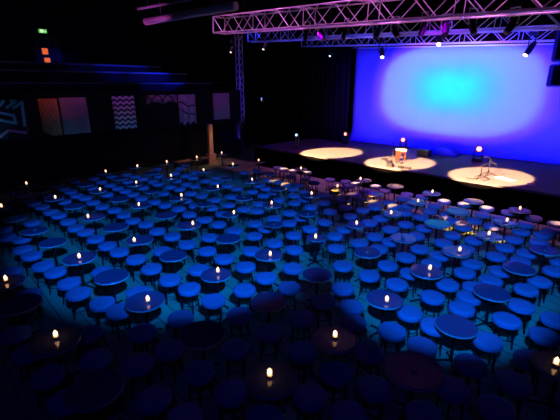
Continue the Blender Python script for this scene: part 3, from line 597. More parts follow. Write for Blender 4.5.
STL = [
  (-0.155, 3.179, 0.52, 'shadowed navy round stool below candlelit table, forty-seven percent across, ninety-nine percent down the photo'),
  (-0.998, 3.193, 0.65, 'shadowed navy round stool left of candlelit table, thirty-three percent across, ninety-nine percent down the photo'),
  (1.513, 3.234, 1.44, 'shadowed navy round stool below unlit table, seventy-six percent across, ninety-eight percent down the photo'),
  (0.715, 3.234, 0.52, 'shadowed navy round stool right of candlelit table, sixty-two percent across, ninety-eight percent down the photo'),
  (2.319, 3.32, 0.65, 'shadowed navy round stool right of unlit table, eighty-nine percent across, ninety-seven percent down the photo'),
  (-2.346, 3.436, 0.39, 'shadowed navy round stool left of bare table, twelve percent across, ninety-five percent down the photo'),
  (-1.39, 3.456, 1.44, 'shadowed navy round stool right of bare table, twenty-seven percent across, ninety-four percent down the photo'),
  (0.333, 3.487, 0.26, 'shadowed navy round stool right of candlelit table, fifty-five percent across, ninety-four percent down the photo'),
  (-0.555, 3.551, 1.05, 'shadowed navy round stool left of candlelit table, forty-one percent across, ninety-three percent down the photo'),
  (1.972, 3.609, 0.26, 'shadowed navy round stool right of unlit table, eighty-one percent across, ninety-two percent down the photo'),
  (1.085, 3.616, 1.18, 'shadowed navy round stool left of unlit table, sixty-seven percent across, ninety-two percent down the photo'),
  (2.72, 3.701, 1.05, 'faint violet round stool left of candlelit table, ninety-two percent across, ninety-one percent down the photo'),
  (-2.028, 3.706, 0.79, 'shadowed navy round stool above bare table, nineteen percent across, ninety percent down the photo'),
  (-2.768, 3.806, 1.44, 'shadowed navy round stool below candlelit table, eight percent across, eighty-nine percent down the photo'),
  (0.67, 3.861, 0.52, 'shadowed navy round stool below candlelit table, sixty percent across, eighty-eight percent down the photo'),
  (-0.978, 3.88, 0.92, 'shadowed navy round stool below bare table, thirty-six percent across, eighty-eight percent down the photo'),
  (2.368, 4.013, 0.13, 'shadowed navy round stool below bare table, eighty-four percent across, eighty-six percent down the photo'),
  (-1.762, 4.026, 0.26, 'shadowed navy round stool above bare table, twenty-five percent across, eighty-six percent down the photo'),
  (3.16, 4.093, 1.18, 'faint violet round stool left of candlelit table, ninety-five percent across, eighty-five percent down the photo'),
  (-2.334, 4.113, 0.26, 'shadowed navy round stool right of candlelit table, seventeen percent across, eighty-five percent down the photo'),
  (-3.264, 4.238, 1.05, 'shadowed navy round stool left of candlelit table, five percent across, eighty-three percent down the photo'),
  (0.292, 4.259, 0.92, 'shadowed navy round stool left of candlelit table, fifty-four percent across, eighty-three percent down the photo'),
  (1.165, 4.259, 0.79, 'shadowed navy round stool right of candlelit table, sixty-six percent across, eighty-three percent down the photo'),
  (-1.453, 4.303, 1.31, 'shadowed navy round stool left of bare table, thirty percent across, eighty-three percent down the photo'),
  (-0.592, 4.325, 0.13, 'shadowed navy round stool right of bare table, forty-two percent across, eighty-two percent down the photo'),
  (1.885, 4.369, 1.05, 'shadowed navy round stool left of bare table, seventy-five percent across, eighty-two percent down the photo'),
  (2.812, 4.477, 1.31, 'shadowed navy round stool right of bare table, eighty-seven percent across, eighty-one percent down the photo'),
  (3.662, 4.595, 0.13, 'faint violet round stool below bare table, ninety-seven percent across, seventy-nine percent down the photo'),
  (-3.683, 4.628, 0.79, 'shadowed navy round stool below bare table, three percent across, seventy-nine percent down the photo'),
  (-2.7, 4.628, 0.0, 'shadowed navy round stool right of candlelit table, fifteen percent across, seventy-nine percent down the photo'),
  (-1.933, 4.677, 0.92, 'shadowed navy round stool below candlelit table, twenty-five percent across, seventy-nine percent down the photo'),
  (-0.15, 4.677, 1.44, 'shadowed navy round stool below bare table, forty-eight percent across, seventy-nine percent down the photo'),
  (1.579, 4.703, 1.44, 'dim blue round stool below candlelit table, seventy percent across, seventy-eight percent down the photo'),
  (2.219, 4.82, 1.44, 'dim blue round stool left of bare table, seventy-eight percent across, seventy-seven percent down the photo'),
  (1.067, 4.916, 0.13, 'dim blue round stool below candlelit table, sixty-three percent across, seventy-six percent down the photo'),
  (3.35, 4.976, 1.31, 'dim blue round stool below bare table, ninety-one percent across, seventy-six percent down the photo'),
  (4.067, 4.976, 0.79, 'dim blue round stool right of bare table, ninety-nine percent across, seventy-six percent down the photo'),
  (-1.476, 5.023, 0.52, 'shadowed navy round stool right of candlelit table, thirty-two percent across, seventy-five percent down the photo'),
  (0.318, 5.023, 1.05, 'shadowed navy round stool right of bare table, fifty-four percent across, seventy-five percent down the photo'),
  (-0.614, 5.108, 1.05, 'shadowed navy round stool left of bare table, forty-three percent across, seventy-four percent down the photo'),
  (1.975, 5.158, 0.52, 'dim blue round stool right of candlelit table, seventy-three percent across, seventy-four percent down the photo'),
  (-2.473, 5.216, 0.79, 'shadowed navy round stool left of candlelit table, twenty-one percent across, seventy-four percent down the photo'),
  (2.827, 5.288, 0.0, 'bright blue round stool left of bare table, eighty-three percent across, seventy-three percent down the photo'),
  (1.108, 5.333, 0.92, 'bright blue round stool left of candlelit table, sixty-three percent across, seventy-three percent down the photo'),
  (3.794, 5.37, 1.05, 'bright blue round stool right of bare table, ninety-three percent across, seventy-two percent down the photo'),
  (-2.826, 5.436, 0.39, 'bright blue round stool below bare table, eighteen percent across, seventy-two percent down the photo'),
  (0.698, 5.498, 0.13, 'bright blue round stool below bare table, fifty-eight percent across, seventy-one percent down the photo'),
  (-1.068, 5.52, 0.13, 'bright blue round stool below candlelit table, thirty-eight percent across, seventy-one percent down the photo'),
  (3.087, 5.614, 0.26, 'bright blue round stool left of bare table, eighty-four percent across, seventy percent down the photo'),
  (2.5, 5.632, 0.79, 'bright blue round stool below candlelit table, seventy-seven percent across, seventy percent down the photo'),
  (-4.155, 5.701, 0.52, 'dim blue round stool right of candlelit table, five percent across, seventy percent down the photo'),
  (-3.363, 5.748, 0.39, 'bright blue round stool left of bare table, fourteen percent across, sixty-nine percent down the photo'),
  (-2.373, 5.771, 0.52, 'bright blue round stool right of bare table, twenty-five percent across, sixty-nine percent down the photo'),
  (-0.605, 5.867, 0.13, 'bright blue round stool right of candlelit table, forty-four percent across, sixty-nine percent down the photo'),
  (4.181, 5.882, 1.05, 'bright blue round stool below bare table, ninety-four percent across, sixty-eight percent down the photo'),
  (-1.544, 5.902, 1.31, 'bright blue round stool left of candlelit table, thirty-four percent across, sixty-eight percent down the photo'),
  (1.072, 5.916, 0.26, 'bright blue round stool right of bare table, sixty-one percent across, sixty-eight percent down the photo'),
  (0.159, 5.941, 0.0, 'bright blue round stool left of bare table, fifty-two percent across, sixty-eight percent down the photo'),
  (3.335, 5.948, 1.44, 'bright blue round stool left of bare table, eighty-five percent across, sixty-eight percent down the photo'),
  (2.915, 6.052, 0.79, 'bright blue round stool right of candlelit table, eighty percent across, sixty-seven percent down the photo'),
  (2.041, 6.068, 1.18, 'bright blue round stool left of candlelit table, seventy-one percent across, sixty-seven percent down the photo'),
  (-3.702, 6.104, 0.92, 'bright blue round stool below candlelit table, twelve percent across, sixty-seven percent down the photo'),
  (4.596, 6.172, 0.65, 'bright blue round stool right of bare table, ninety-six percent across, sixty-six percent down the photo'),
  (3.752, 6.199, 0.79, 'bright blue round stool left of bare table, eighty-eight percent across, sixty-six percent down the photo'),
  (-1.959, 6.226, 0.39, 'bright blue round stool below bare table, thirty percent across, sixty-six percent down the photo'),
  (-0.257, 6.308, 0.26, 'bright blue round stool below candlelit table, forty-seven percent across, sixty-six percent down the photo'),
  (1.626, 6.391, 0.79, 'bright blue round stool below unlit table, sixty-six percent across, sixty-five percent down the photo'),
  (2.408, 6.477, 1.05, 'bright blue round stool left of candlelit table, seventy-three percent across, sixty-five percent down the photo'),
  (3.421, 6.506, 0.13, 'bright blue round stool below candlelit table, eighty-three percent across, sixty-four percent down the photo'),
  (-4.171, 6.523, 1.31, 'bright blue round stool left of candlelit table, ten percent across, sixty-four percent down the photo'),
  (-5.013, 6.535, 0.92, 'dim blue round stool above candlelit table, two percent across, sixty-four percent down the photo'),
  (-3.294, 6.535, 1.18, 'bright blue round stool right of candlelit table, eighteen percent across, sixty-four percent down the photo'),
  (4.107, 6.563, 1.18, 'bright blue round stool left of bare table, eighty-nine percent across, sixty-four percent down the photo'),
  (5.125, 6.564, 0.39, 'bright blue round stool below unlit table, ninety-nine percent across, sixty-four percent down the photo'),
  (-1.53, 6.624, 0.65, 'bright blue round stool right of bare table, thirty-five percent across, sixty-four percent down the photo'),
  (-2.428, 6.666, 1.31, 'bright blue round stool left of bare table, twenty-seven percent across, sixty-four percent down the photo'),
  (0.243, 6.684, 1.44, 'bright blue round stool right of candlelit table, fifty-two percent across, sixty-three percent down the photo'),
  (-0.654, 6.746, 1.44, 'bright blue round stool left of candlelit table, forty-four percent across, sixty-three percent down the photo'),
  (-4.55, 6.789, 1.44, 'dim blue round stool below bare table, eight percent across, sixty-three percent down the photo'),
  (1.206, 6.789, 0.92, 'bright blue round stool left of unlit table, sixty-one percent across, sixty-three percent down the photo'),
  (2.075, 6.808, 0.39, 'bright blue round stool right of unlit table, sixty-nine percent across, sixty-three percent down the photo'),
  (2.936, 6.872, 0.13, 'bright blue round stool left of candlelit table, seventy-seven percent across, sixty-two percent down the photo'),
  (3.732, 6.884, 0.39, 'bright blue round stool below candlelit table, eighty-four percent across, sixty-two percent down the photo'),
  (5.507, 6.937, 0.26, 'bright blue round stool below unlit table, hundred percent across, sixty-two percent down the photo'),
  (4.732, 6.982, 0.13, 'bright blue round stool left of unlit table, ninety-three percent across, sixty-two percent down the photo'),
  (-2.874, 7.088, 0.52, 'bright blue round stool below candlelit table, twenty-four percent across, sixty-one percent down the photo'),
  (-1.112, 7.102, 1.31, 'bright blue round stool below bare table, forty percent across, sixty-one percent down the photo'),
  (2.548, 7.184, 1.18, 'bright blue round stool below unlit table, seventy-three percent across, sixty-one percent down the photo'),
  (4.384, 7.225, 0.13, 'bright blue round stool below candlelit table, eighty-nine percent across, sixty-one percent down the photo'),
  (-5.052, 7.253, 1.44, 'dim blue round stool left of bare table, six percent across, sixty percent down the photo'),
  (3.255, 7.259, 1.44, 'bright blue round stool left of candlelit table, seventy-nine percent across, sixty percent down the photo'),
  (5.082, 7.36, 1.31, 'bright blue round stool left of unlit table, ninety-four percent across, sixty percent down the photo'),
  (-3.34, 7.44, 1.31, 'bright blue round stool left of candlelit table, twenty-one percent across, sixty percent down the photo'),
  (-1.523, 7.492, 0.52, 'bright blue round stool left of bare table, thirty-seven percent across, fifty-nine percent down the photo'),
  (-2.464, 7.492, 1.18, 'bright blue round stool right of candlelit table, twenty-nine percent across, fifty-nine percent down the photo'),
  (-0.597, 7.492, 0.0, 'bright blue round stool right of bare table, forty-five percent across, fifty-nine percent down the photo'),
  (-5.423, 7.566, 1.31, 'dim blue round stool below unlit table, four percent across, fifty-nine percent down the photo'),
  (0.301, 7.566, 0.0, 'bright blue round stool left of candlelit table, fifty-three percent across, fifty-nine percent down the photo'),
  (2.103, 7.604, 1.31, 'bright blue round stool left of unlit table, sixty-eight percent across, fifty-nine percent down the photo'),
  (2.966, 7.604, 0.65, 'bright blue round stool below unlit table, seventy-five percent across, fifty-nine percent down the photo'),
  (3.934, 7.604, 1.18, 'bright blue round stool left of candlelit table, eighty-three percent across, fifty-nine percent down the photo'),
  (1.201, 7.643, 0.26, 'bright blue round stool right of candlelit table, sixty percent across, fifty-nine percent down the photo'),
  (4.809, 7.673, 0.13, 'bright blue round stool below candlelit table, ninety percent across, fifty-nine percent down the photo'),
  (-3.734, 7.775, 0.0, 'bright blue round stool below bare table, nineteen percent across, fifty-eight percent down the photo'),
  (-2.02, 7.839, 0.39, 'bright blue round stool below candlelit table, thirty-three percent across, fifty-eight percent down the photo'),
  (-0.125, 7.921, 0.65, 'bright blue round stool below unlit table, forty-nine percent across, fifty-seven percent down the photo'),
  (1.757, 7.921, 0.79, 'bright blue round stool below candlelit table, sixty-four percent across, fifty-seven percent down the photo'),
  (3.598, 7.937, 0.0, 'bright blue round stool below bare table, seventy-nine percent across, fifty-seven percent down the photo'),
  (5.719, 7.962, 0.65, 'bright blue round stool right of candlelit table, ninety-six percent across, fifty-seven percent down the photo'),
  (2.449, 7.99, 1.44, 'bright blue round stool left of unlit table, seventy percent across, fifty-seven percent down the photo'),
  (0.835, 8.066, 0.52, 'bright blue round stool below candlelit table, fifty-seven percent across, fifty-seven percent down the photo'),
  (4.329, 8.069, 0.13, 'bright blue round stool left of candlelit table, eighty-five percent across, fifty-seven percent down the photo'),
  (5.264, 8.13, 0.13, 'bright blue round stool below candlelit table, ninety-two percent across, fifty-seven percent down the photo'),
  (-5.814, 8.138, 0.92, 'dim blue round stool left of unlit table, four percent across, fifty-seven percent down the photo'),
  (-4.159, 8.156, 0.79, 'bright blue round stool left of bare table, seventeen percent across, fifty-seven percent down the photo'),
  (-6.217, 8.243, 1.31, 'dim blue round stool left of unlit table, one percent across, fifty-six percent down the photo'),
  (-1.595, 8.261, 0.79, 'bright blue round stool right of candlelit table, thirty-eight percent across, fifty-six percent down the photo'),
  (-2.47, 8.305, 1.44, 'bright blue round stool below candlelit table, thirty-one percent across, fifty-six percent down the photo'),
  (2.175, 8.305, 0.92, 'bright blue round stool right of candlelit table, sixty-seven percent across, fifty-six percent down the photo'),
  (1.263, 8.332, 1.05, 'bright blue round stool left of candlelit table, sixty percent across, fifty-six percent down the photo'),
  (-0.598, 8.35, 0.0, 'bright blue round stool left of unlit table, forty-five percent across, fifty-six percent down the photo'),
  (3.139, 8.35, 0.52, 'bright blue round stool left of bare table, seventy-four percent across, fifty-six percent down the photo'),
  (6.077, 8.395, 0.79, 'bright blue round stool right of candlelit table, ninety-seven percent across, fifty-six percent down the photo'),
  (0.314, 8.395, 1.18, 'bright blue round stool right of unlit table, fifty-two percent across, fifty-six percent down the photo'),
  (3.996, 8.395, 1.31, 'bright blue round stool below bare table, eighty-one percent across, fifty-six percent down the photo'),
  (-4.58, 8.58, 0.13, 'bright blue round stool below candlelit table, fifteen percent across, fifty-five percent down the photo'),
  (5.708, 8.609, 0.65, 'bright blue round stool right of candlelit table, ninety-three percent across, fifty-five percent down the photo'),
  (-2.916, 8.647, 0.0, 'bright blue round stool below bare table, twenty-eight percent across, fifty-five percent down the photo'),
  (6.461, 8.676, 0.79, 'violet-lit dim round stool below candlelit table, ninety-eight percent across, fifty-five percent down the photo'),
  (-1.088, 8.676, 0.13, 'bright blue round stool below candlelit table, forty-two percent across, fifty-five percent down the photo'),
  (-6.64, 8.745, 0.65, 'dim blue round stool below bare table, one percent across, fifty-four percent down the photo'),
  (2.662, 8.773, 0.26, 'bright blue round stool below candlelit table, seventy percent across, fifty-four percent down the photo'),
  (1.534, 8.774, 0.13, 'bright blue round stool left of candlelit table, sixty-one percent across, fifty-four percent down the photo'),
  (0.723, 8.802, 1.44, 'bright blue round stool below unlit table, fifty-five percent across, fifty-four percent down the photo'),
  (-0.347, 8.819, 0.13, 'bright blue round stool left of unlit table, forty-seven percent across, fifty-four percent down the photo'),
  (3.494, 8.857, 0.26, 'bright blue round stool left of bare table, seventy-six percent across, fifty-four percent down the photo'),
  (-4.961, 8.872, 0.0, 'bright blue round stool left of candlelit table, fourteen percent across, fifty-four percent down the photo'),
  (4.472, 8.902, 1.05, 'bright blue round stool below bare table, eighty-three percent across, fifty-four percent down the photo'),
  (5.213, 8.985, 1.44, 'bright blue round stool left of candlelit table, eighty-eight percent across, fifty-four percent down the photo'),
  (6.127, 9.108, 1.31, 'violet-lit dim round stool below candlelit table, ninety-four percent across, fifty-three percent down the photo'),
  (3.132, 9.129, 1.18, 'bright blue round stool below candlelit table, seventy-two percent across, fifty-three percent down the photo'),
  (6.887, 9.129, 1.31, 'amber-lit pale round stool right of candlelit table, ninety-nine percent across, fifty-three percent down the photo'),
  (-3.346, 9.129, 1.44, 'bright blue round stool left of bare table, twenty-six percent across, fifty-three percent down the photo'),
  (-1.53, 9.129, 1.44, 'bright blue round stool below candlelit table, thirty-nine percent across, fifty-three percent down the photo'),
  (-0.626, 9.182, 0.52, 'bright blue round stool right of candlelit table, forty-six percent across, fifty-three percent down the photo'),
  (-6.24, 9.236, 1.05, 'dim blue round stool right of bare table, six percent across, fifty-three percent down the photo'),
  (0.234, 9.236, 0.0, 'bright blue round stool left of unlit table, fifty-two percent across, fifty-three percent down the photo'),
  (2.266, 9.236, 0.52, 'bright blue round stool left of candlelit table, sixty-six percent across, fifty-three percent down the photo'),
  (1.139, 9.29, 1.44, 'bright blue round stool right of unlit table, fifty-eight percent across, fifty-three percent down the photo'),
  (-5.379, 9.323, 0.0, 'bright blue round stool below bare table, twelve percent across, fifty-two percent down the photo'),
  (4.417, 9.395, 0.0, 'bright blue round stool below bare table, eighty-one percent across, fifty-two percent down the photo'),
  (4.969, 9.4, 0.65, 'bright blue round stool right of bare table, eighty-five percent across, fifty-two percent down the photo'),
  (-3.764, 9.4, 1.05, 'bright blue round stool below candlelit table, twenty-four percent across, fifty-two percent down the photo'),
  (-1.951, 9.478, 0.26, 'bright blue round stool left of candlelit table, thirty-six percent across, fifty-two percent down the photo'),
  (5.724, 9.546, 0.0, 'violet-lit dim round stool left of candlelit table, eighty-nine percent across, fifty-two percent down the photo'),
  (-0.149, 9.569, 0.52, 'bright blue round stool below candlelit table, forty-nine percent across, fifty-two percent down the photo'),
  (2.617, 9.574, 0.39, 'bright blue round stool left of candlelit table, sixty-eight percent across, fifty-two percent down the photo'),
  (6.631, 9.604, 0.26, 'violet-lit dim round stool right of candlelit table, ninety-five percent across, fifty-two percent down the photo'),
  (0.569, 9.654, 1.18, 'bright blue round stool left of unlit table, fifty-four percent across, fifty-one percent down the photo'),
  (3.716, 9.685, 0.79, 'bright blue round stool below candlelit table, seventy-five percent across, fifty-one percent down the photo'),
  (1.857, 9.744, 1.44, 'bright blue round stool left of candlelit table, sixty-three percent across, fifty-one percent down the photo'),
  (-5.883, 9.804, 1.44, 'bright blue round stool left of bare table, ten percent across, fifty-one percent down the photo'),
  (4.475, 9.862, 1.18, 'bright blue round stool left of bare table, eighty percent across, fifty-one percent down the photo'),
  (-4.179, 9.864, 0.79, 'bright blue round stool left of candlelit table, twenty-two percent across, fifty-one percent down the photo'),
  (5.437, 9.901, 0.0, 'violet-lit dim round stool below bare table, eighty-six percent across, fifty-one percent down the photo'),
  (-2.431, 9.901, 0.92, 'bright blue round stool below bare table, thirty-four percent across, fifty-one percent down the photo'),
  (-1.558, 9.95, 1.44, 'bright blue round stool right of bare table, forty percent across, fifty-one percent down the photo'),
  (3.415, 10.049, 0.13, 'bright blue round stool below candlelit table, seventy-two percent across, fifty percent down the photo'),
  (0.252, 10.049, 0.92, 'bright blue round stool right of candlelit table, fifty-two percent across, fifty percent down the photo'),
  (6.243, 10.075, 1.18, 'violet-lit dim round stool left of candlelit table, ninety-one percent across, fifty percent down the photo'),
  (-6.264, 10.112, 0.65, 'bright blue round stool left of bare table, nine percent across, fifty percent down the photo'),
  (1.371, 10.151, 0.0, 'bright blue round stool right of unlit table, fifty-nine percent across, fifty percent down the photo'),
  (4.122, 10.176, 0.52, 'bright blue round stool below candlelit table, seventy-seven percent across, fifty percent down the photo'),
  (-0.621, 10.229, 0.65, 'bright blue round stool left of candlelit table, forty-six percent across, fifty percent down the photo'),
  (-4.595, 10.28, 0.52, 'bright blue round stool below bare table, twenty percent across, fifty percent down the photo'),
  (2.298, 10.28, 0.26, 'bright blue round stool below bare table, sixty-five percent across, fifty percent down the photo'),
  (-1.009, 10.384, 0.65, 'bright blue round stool below unlit table, forty-four percent across, forty-nine percent down the photo'),
  (-2.846, 10.412, 1.44, 'bright blue round stool below candlelit table, thirty-two percent across, forty-nine percent down the photo'),
  (5.817, 10.439, 0.13, 'amber-lit pale round stool right of bare table, eighty-seven percent across, forty-nine percent down the photo'),
  (-1.935, 10.502, 0.26, 'bright blue round stool right of bare table, thirty-eight percent across, forty-nine percent down the photo'),
  (2.697, 10.547, 1.44, 'bright blue round stool below bare table, sixty-seven percent across, forty-nine percent down the photo'),
  (1.865, 10.547, 1.18, 'bright blue round stool below bare table, sixty-two percent across, forty-nine percent down the photo'),
  (-6.768, 10.575, 1.31, 'dim blue round stool below candlelit table, eight percent across, forty-nine percent down the photo'),
  (0.874, 10.575, 0.13, 'bright blue round stool below candlelit table, fifty-five percent across, forty-nine percent down the photo'),
  (3.265, 10.596, 0.39, 'bright blue round stool left of candlelit table, seventy percent across, forty-nine percent down the photo'),
  (-5.073, 10.602, 0.13, 'bright blue round stool left of bare table, eighteen percent across, forty-nine percent down the photo'),
  (4.447, 10.672, 0.79, 'violet-lit dim round stool right of candlelit table, seventy-eight percent across, forty-nine percent down the photo'),
  (3.676, 10.675, 1.31, 'bright blue round stool left of candlelit table, seventy-three percent across, forty-nine percent down the photo'),
  (-2.433, 10.686, 1.31, 'bright blue round stool right of candlelit table, thirty-five percent across, forty-nine percent down the photo'),
  (-3.319, 10.742, 1.31, 'bright blue round stool left of candlelit table, twenty-nine percent across, forty-nine percent down the photo'),
  (-1.49, 10.785, 1.31, 'bright blue round stool left of unlit table, forty-one percent across, forty-eight percent down the photo'),
  (5.366, 10.828, 1.31, 'amber-lit pale round stool left of bare table, eighty-three percent across, forty-eight percent down the photo'),
  (-7.178, 10.886, 1.44, 'dim blue round stool left of candlelit table, six percent across, forty-eight percent down the photo'),
  (-0.605, 10.886, 0.65, 'bright blue round stool right of unlit table, forty-six percent across, forty-eight percent down the photo'),
  (0.42, 10.973, 0.39, 'bright blue round stool left of candlelit table, fifty-three percent across, forty-eight percent down the photo'),
  (1.306, 11.003, 1.05, 'bright blue round stool right of candlelit table, fifty-eight percent across, forty-eight percent down the photo'),
  (2.797, 11.007, 0.65, 'bright blue round stool below bare table, sixty-seven percent across, forty-eight percent down the photo'),
  (3.214, 11.009, 1.05, 'bright blue round stool right of bare table, sixty-nine percent across, forty-eight percent down the photo'),
  (-5.526, 11.032, 0.52, 'bright blue round stool below candlelit table, seventeen percent across, forty-eight percent down the photo'),
  (-3.732, 11.077, 0.0, 'bright blue round stool below bare table, twenty-eight percent across, forty-eight percent down the photo'),
  (-6.419, 11.107, 0.79, 'bright blue round stool right of candlelit table, eleven percent across, forty-eight percent down the photo'),
  (4.895, 11.122, 0.39, 'amber-lit pale round stool right of candlelit table, seventy-nine percent across, forty-eight percent down the photo'),
  (-2.835, 11.198, 0.13, 'bright blue round stool right of candlelit table, thirty-three percent across, forty-eight percent down the photo'),
  (1.844, 11.269, 0.39, 'bright blue round stool left of bare table, sixty-one percent across, forty-seven percent down the photo'),
  (-1.966, 11.306, 0.26, 'bright blue round stool below candlelit table, thirty-eight percent across, forty-seven percent down the photo'),
  (-0.022, 11.306, 0.92, 'bright blue round stool below bare table, fifty percent across, forty-seven percent down the photo'),
  (-7.666, 11.337, 1.18, 'dim blue round stool below bare table, five percent across, forty-seven percent down the photo'),
  (0.73, 11.366, 1.44, 'bright blue round stool left of candlelit table, fifty-four percent across, forty-seven percent down the photo'),
  (2.448, 11.392, 1.44, 'bright blue round stool right of bare table, sixty-four percent across, forty-seven percent down the photo'),
  (-4.235, 11.446, 1.31, 'bright blue round stool below bare table, twenty-five percent across, forty-seven percent down the photo'),
  (3.763, 11.463, 0.13, 'violet-lit dim round stool below bare table, seventy-two percent across, forty-seven percent down the photo'),
  (-5.988, 11.495, 0.13, 'bright blue round stool left of candlelit table, fifteen percent across, forty-seven percent down the photo'),
  (4.417, 11.635, 1.31, 'violet-lit dim round stool left of candlelit table, seventy-five percent across, forty-seven percent down the photo'),
  (-7.128, 11.656, 0.92, 'bright blue round stool right of bare table, nine percent across, forty-seven percent down the photo'),
  (-1.511, 11.658, 0.0, 'bright blue round stool right of candlelit table, forty-one percent across, forty-seven percent down the photo'),
  (1.986, 11.662, 0.0, 'bright blue round stool below candlelit table, sixty-two percent across, forty-seven percent down the photo'),
  (-6.381, 11.757, 1.05, 'bright blue round stool below bare table, fourteen percent across, forty-six percent down the photo'),
  (-2.45, 11.757, 1.44, 'bright blue round stool below candlelit table, thirty-six percent across, forty-six percent down the photo'),
  (-0.516, 11.791, 0.79, 'bright blue round stool left of bare table, forty-seven percent across, forty-six percent down the photo'),
  (0.427, 11.791, 1.31, 'bright blue round stool right of bare table, fifty-two percent across, forty-six percent down the photo'),
  (1.414, 11.791, 1.05, 'bright blue round stool left of candlelit table, fifty-eight percent across, forty-six percent down the photo'),
  (-8.148, 11.824, 0.26, 'dim blue round stool below candlelit table, four percent across, forty-six percent down the photo'),
  (-5.482, 11.894, 0.26, 'bright blue round stool right of candlelit table, nineteen percent across, forty-six percent down the photo'),
  (-4.667, 11.909, 0.79, 'bright blue round stool below candlelit table, twenty-four percent across, forty-six percent down the photo'),
  (4.033, 11.909, 0.92, 'violet-lit dim round stool below bare table, seventy-three percent across, forty-six percent down the photo'),
  (-2.862, 12.047, 0.92, 'bright blue round stool left of candlelit table, thirty-four percent across, forty-six percent down the photo'),
  (-3.732, 12.047, 0.79, 'bright blue round stool right of bare table, twenty-nine percent across, forty-six percent down the photo'),
  (-0.194, 12.173, 1.18, 'bright blue round stool below bare table, forty-nine percent across, forty-six percent down the photo'),
  (-8.626, 12.206, 1.18, 'dim blue round stool left of candlelit table, three percent across, forty-five percent down the photo'),
  (-6.809, 12.224, 0.26, 'bright blue round stool left of bare table, thirteen percent across, forty-five percent down the photo'),
  (0.812, 12.224, 0.0, 'bright blue round stool right of bare table, fifty-four percent across, forty-five percent down the photo'),
  (1.787, 12.224, 0.65, 'bright blue round stool below candlelit table, sixty percent across, forty-five percent down the photo'),
  (-0.895, 12.278, 0.39, 'bright blue round stool below candlelit table, forty-five percent across, forty-five percent down the photo'),
  (-5.058, 12.309, 1.18, 'bright blue round stool below candlelit table, twenty-two percent across, forty-five percent down the photo'),
  (2.804, 12.315, 0.79, 'violet-lit dim round stool below candlelit table, sixty-five percent across, forty-five percent down the photo'),
  (3.455, 12.347, 0.39, 'violet-lit dim round stool left of bare table, sixty-nine percent across, forty-five percent down the photo'),
  (-3.354, 12.593, 0.0, 'bright blue round stool below candlelit table, thirty-two percent across, forty-five percent down the photo'),
  (0.429, 12.593, 1.18, 'bright blue round stool right of bare table, fifty-two percent across, forty-five percent down the photo'),
  (-7.238, 12.631, 0.0, 'bright blue round stool below unlit table, eleven percent across, forty-five percent down the photo'),
  (-1.437, 12.65, 1.18, 'bright blue round stool left of candlelit table, forty-two percent across, forty-five percent down the photo'),
  (-0.479, 12.65, 0.39, 'bright blue round stool right of candlelit table, forty-seven percent across, forty-five percent down the photo'),
  (-5.452, 12.689, 0.13, 'bright blue round stool below bare table, twenty-one percent across, forty-five percent down the photo'),
  (-6.333, 12.716, 0.52, 'bright blue round stool right of bare table, sixteen percent across, forty-five percent down the photo'),
  (-4.644, 12.785, 0.92, 'bright blue round stool right of candlelit table, twenty-six percent across, forty-four percent down the photo'),
  (-3.731, 12.844, 0.52, 'bright blue round stool below candlelit table, thirty percent across, forty-four percent down the photo'),
  (3.273, 12.923, 0.92, 'amber-lit pale round stool right of candlelit table, sixty-seven percent across, forty-four percent down the photo'),
  (2.345, 12.923, 0.39, 'violet-lit dim round stool left of candlelit table, sixty-two percent across, forty-four percent down the photo'),
  (-2.919, 12.983, 1.18, 'bright blue round stool right of candlelit table, thirty-five percent across, forty-four percent down the photo'),
  (-1.82, 13.02, 1.05, 'bright blue round stool below bare table, forty-one percent across, forty-four percent down the photo'),
  (-7.709, 13.084, 1.31, 'bright blue round stool below unlit table, ten percent across, forty-four percent down the photo'),
  (-0.692, 13.084, 1.44, 'bright blue round stool right of candlelit table, forty-six percent across, forty-four percent down the photo'),
  (0.64, 13.107, 1.18, 'bright blue round stool right of bare table, fifty-three percent across, forty-four percent down the photo'),
  (-5.908, 13.125, 1.05, 'bright blue round stool left of bare table, twenty percent across, forty-four percent down the photo'),
  (0.228, 13.183, 0.13, 'bright blue round stool right of candlelit table, fifty-one percent across, forty-four percent down the photo'),
  (-4.275, 13.249, 0.13, 'bright blue round stool left of candlelit table, twenty-eight percent across, forty-four percent down the photo'),
  (-3.25, 13.249, 0.92, 'bright blue round stool right of candlelit table, thirty-three percent across, forty-four percent down the photo'),
  (2.68, 13.296, 0.13, 'violet-lit dim round stool left of candlelit table, sixty-four percent across, forty-four percent down the photo'),
  (1.218, 13.46, 1.18, 'bright blue round stool below candlelit table, fifty-six percent across, forty-three percent down the photo'),
  (-2.29, 13.503, 1.18, 'bright blue round stool left of bare table, thirty-nine percent across, forty-three percent down the photo'),
  (-0.073, 13.609, 1.18, 'bright blue round stool right of candlelit table, fifty percent across, forty-three percent down the photo'),
  (-6.408, 13.611, 0.39, 'bright blue round stool below candlelit table, eighteen percent across, forty-three percent down the photo'),
  (-5.46, 13.611, 0.52, 'bright blue round stool right of bare table, twenty-three percent across, forty-three percent down the photo'),
  (2.358, 13.611, 1.31, 'violet-lit dim round stool left of candlelit table, sixty-two percent across, forty-three percent down the photo'),
  (-4.573, 13.677, 0.26, 'bright blue round stool below bare table, twenty-seven percent across, forty-three percent down the photo'),
  (-7.409, 13.705, 0.39, 'bright blue round stool right of unlit table, thirteen percent across, forty-three percent down the photo'),
  (-3.756, 13.766, 0.39, 'bright blue round stool right of candlelit table, thirty-two percent across, forty-three percent down the photo'),
  (-2.72, 13.766, 1.18, 'bright blue round stool below candlelit table, thirty-seven percent across, forty-three percent down the photo'),
  (-0.421, 13.836, 1.44, 'bright blue round stool right of candlelit table, forty-eight percent across, forty-three percent down the photo'),
  (1.835, 13.947, 1.05, 'violet-lit dim round stool left of candlelit table, fifty-nine percent across, forty-three percent down the photo'),
  (-5.073, 14.063, 1.44, 'bright blue round stool left of bare table, twenty-six percent across, forty-two percent down the photo'),
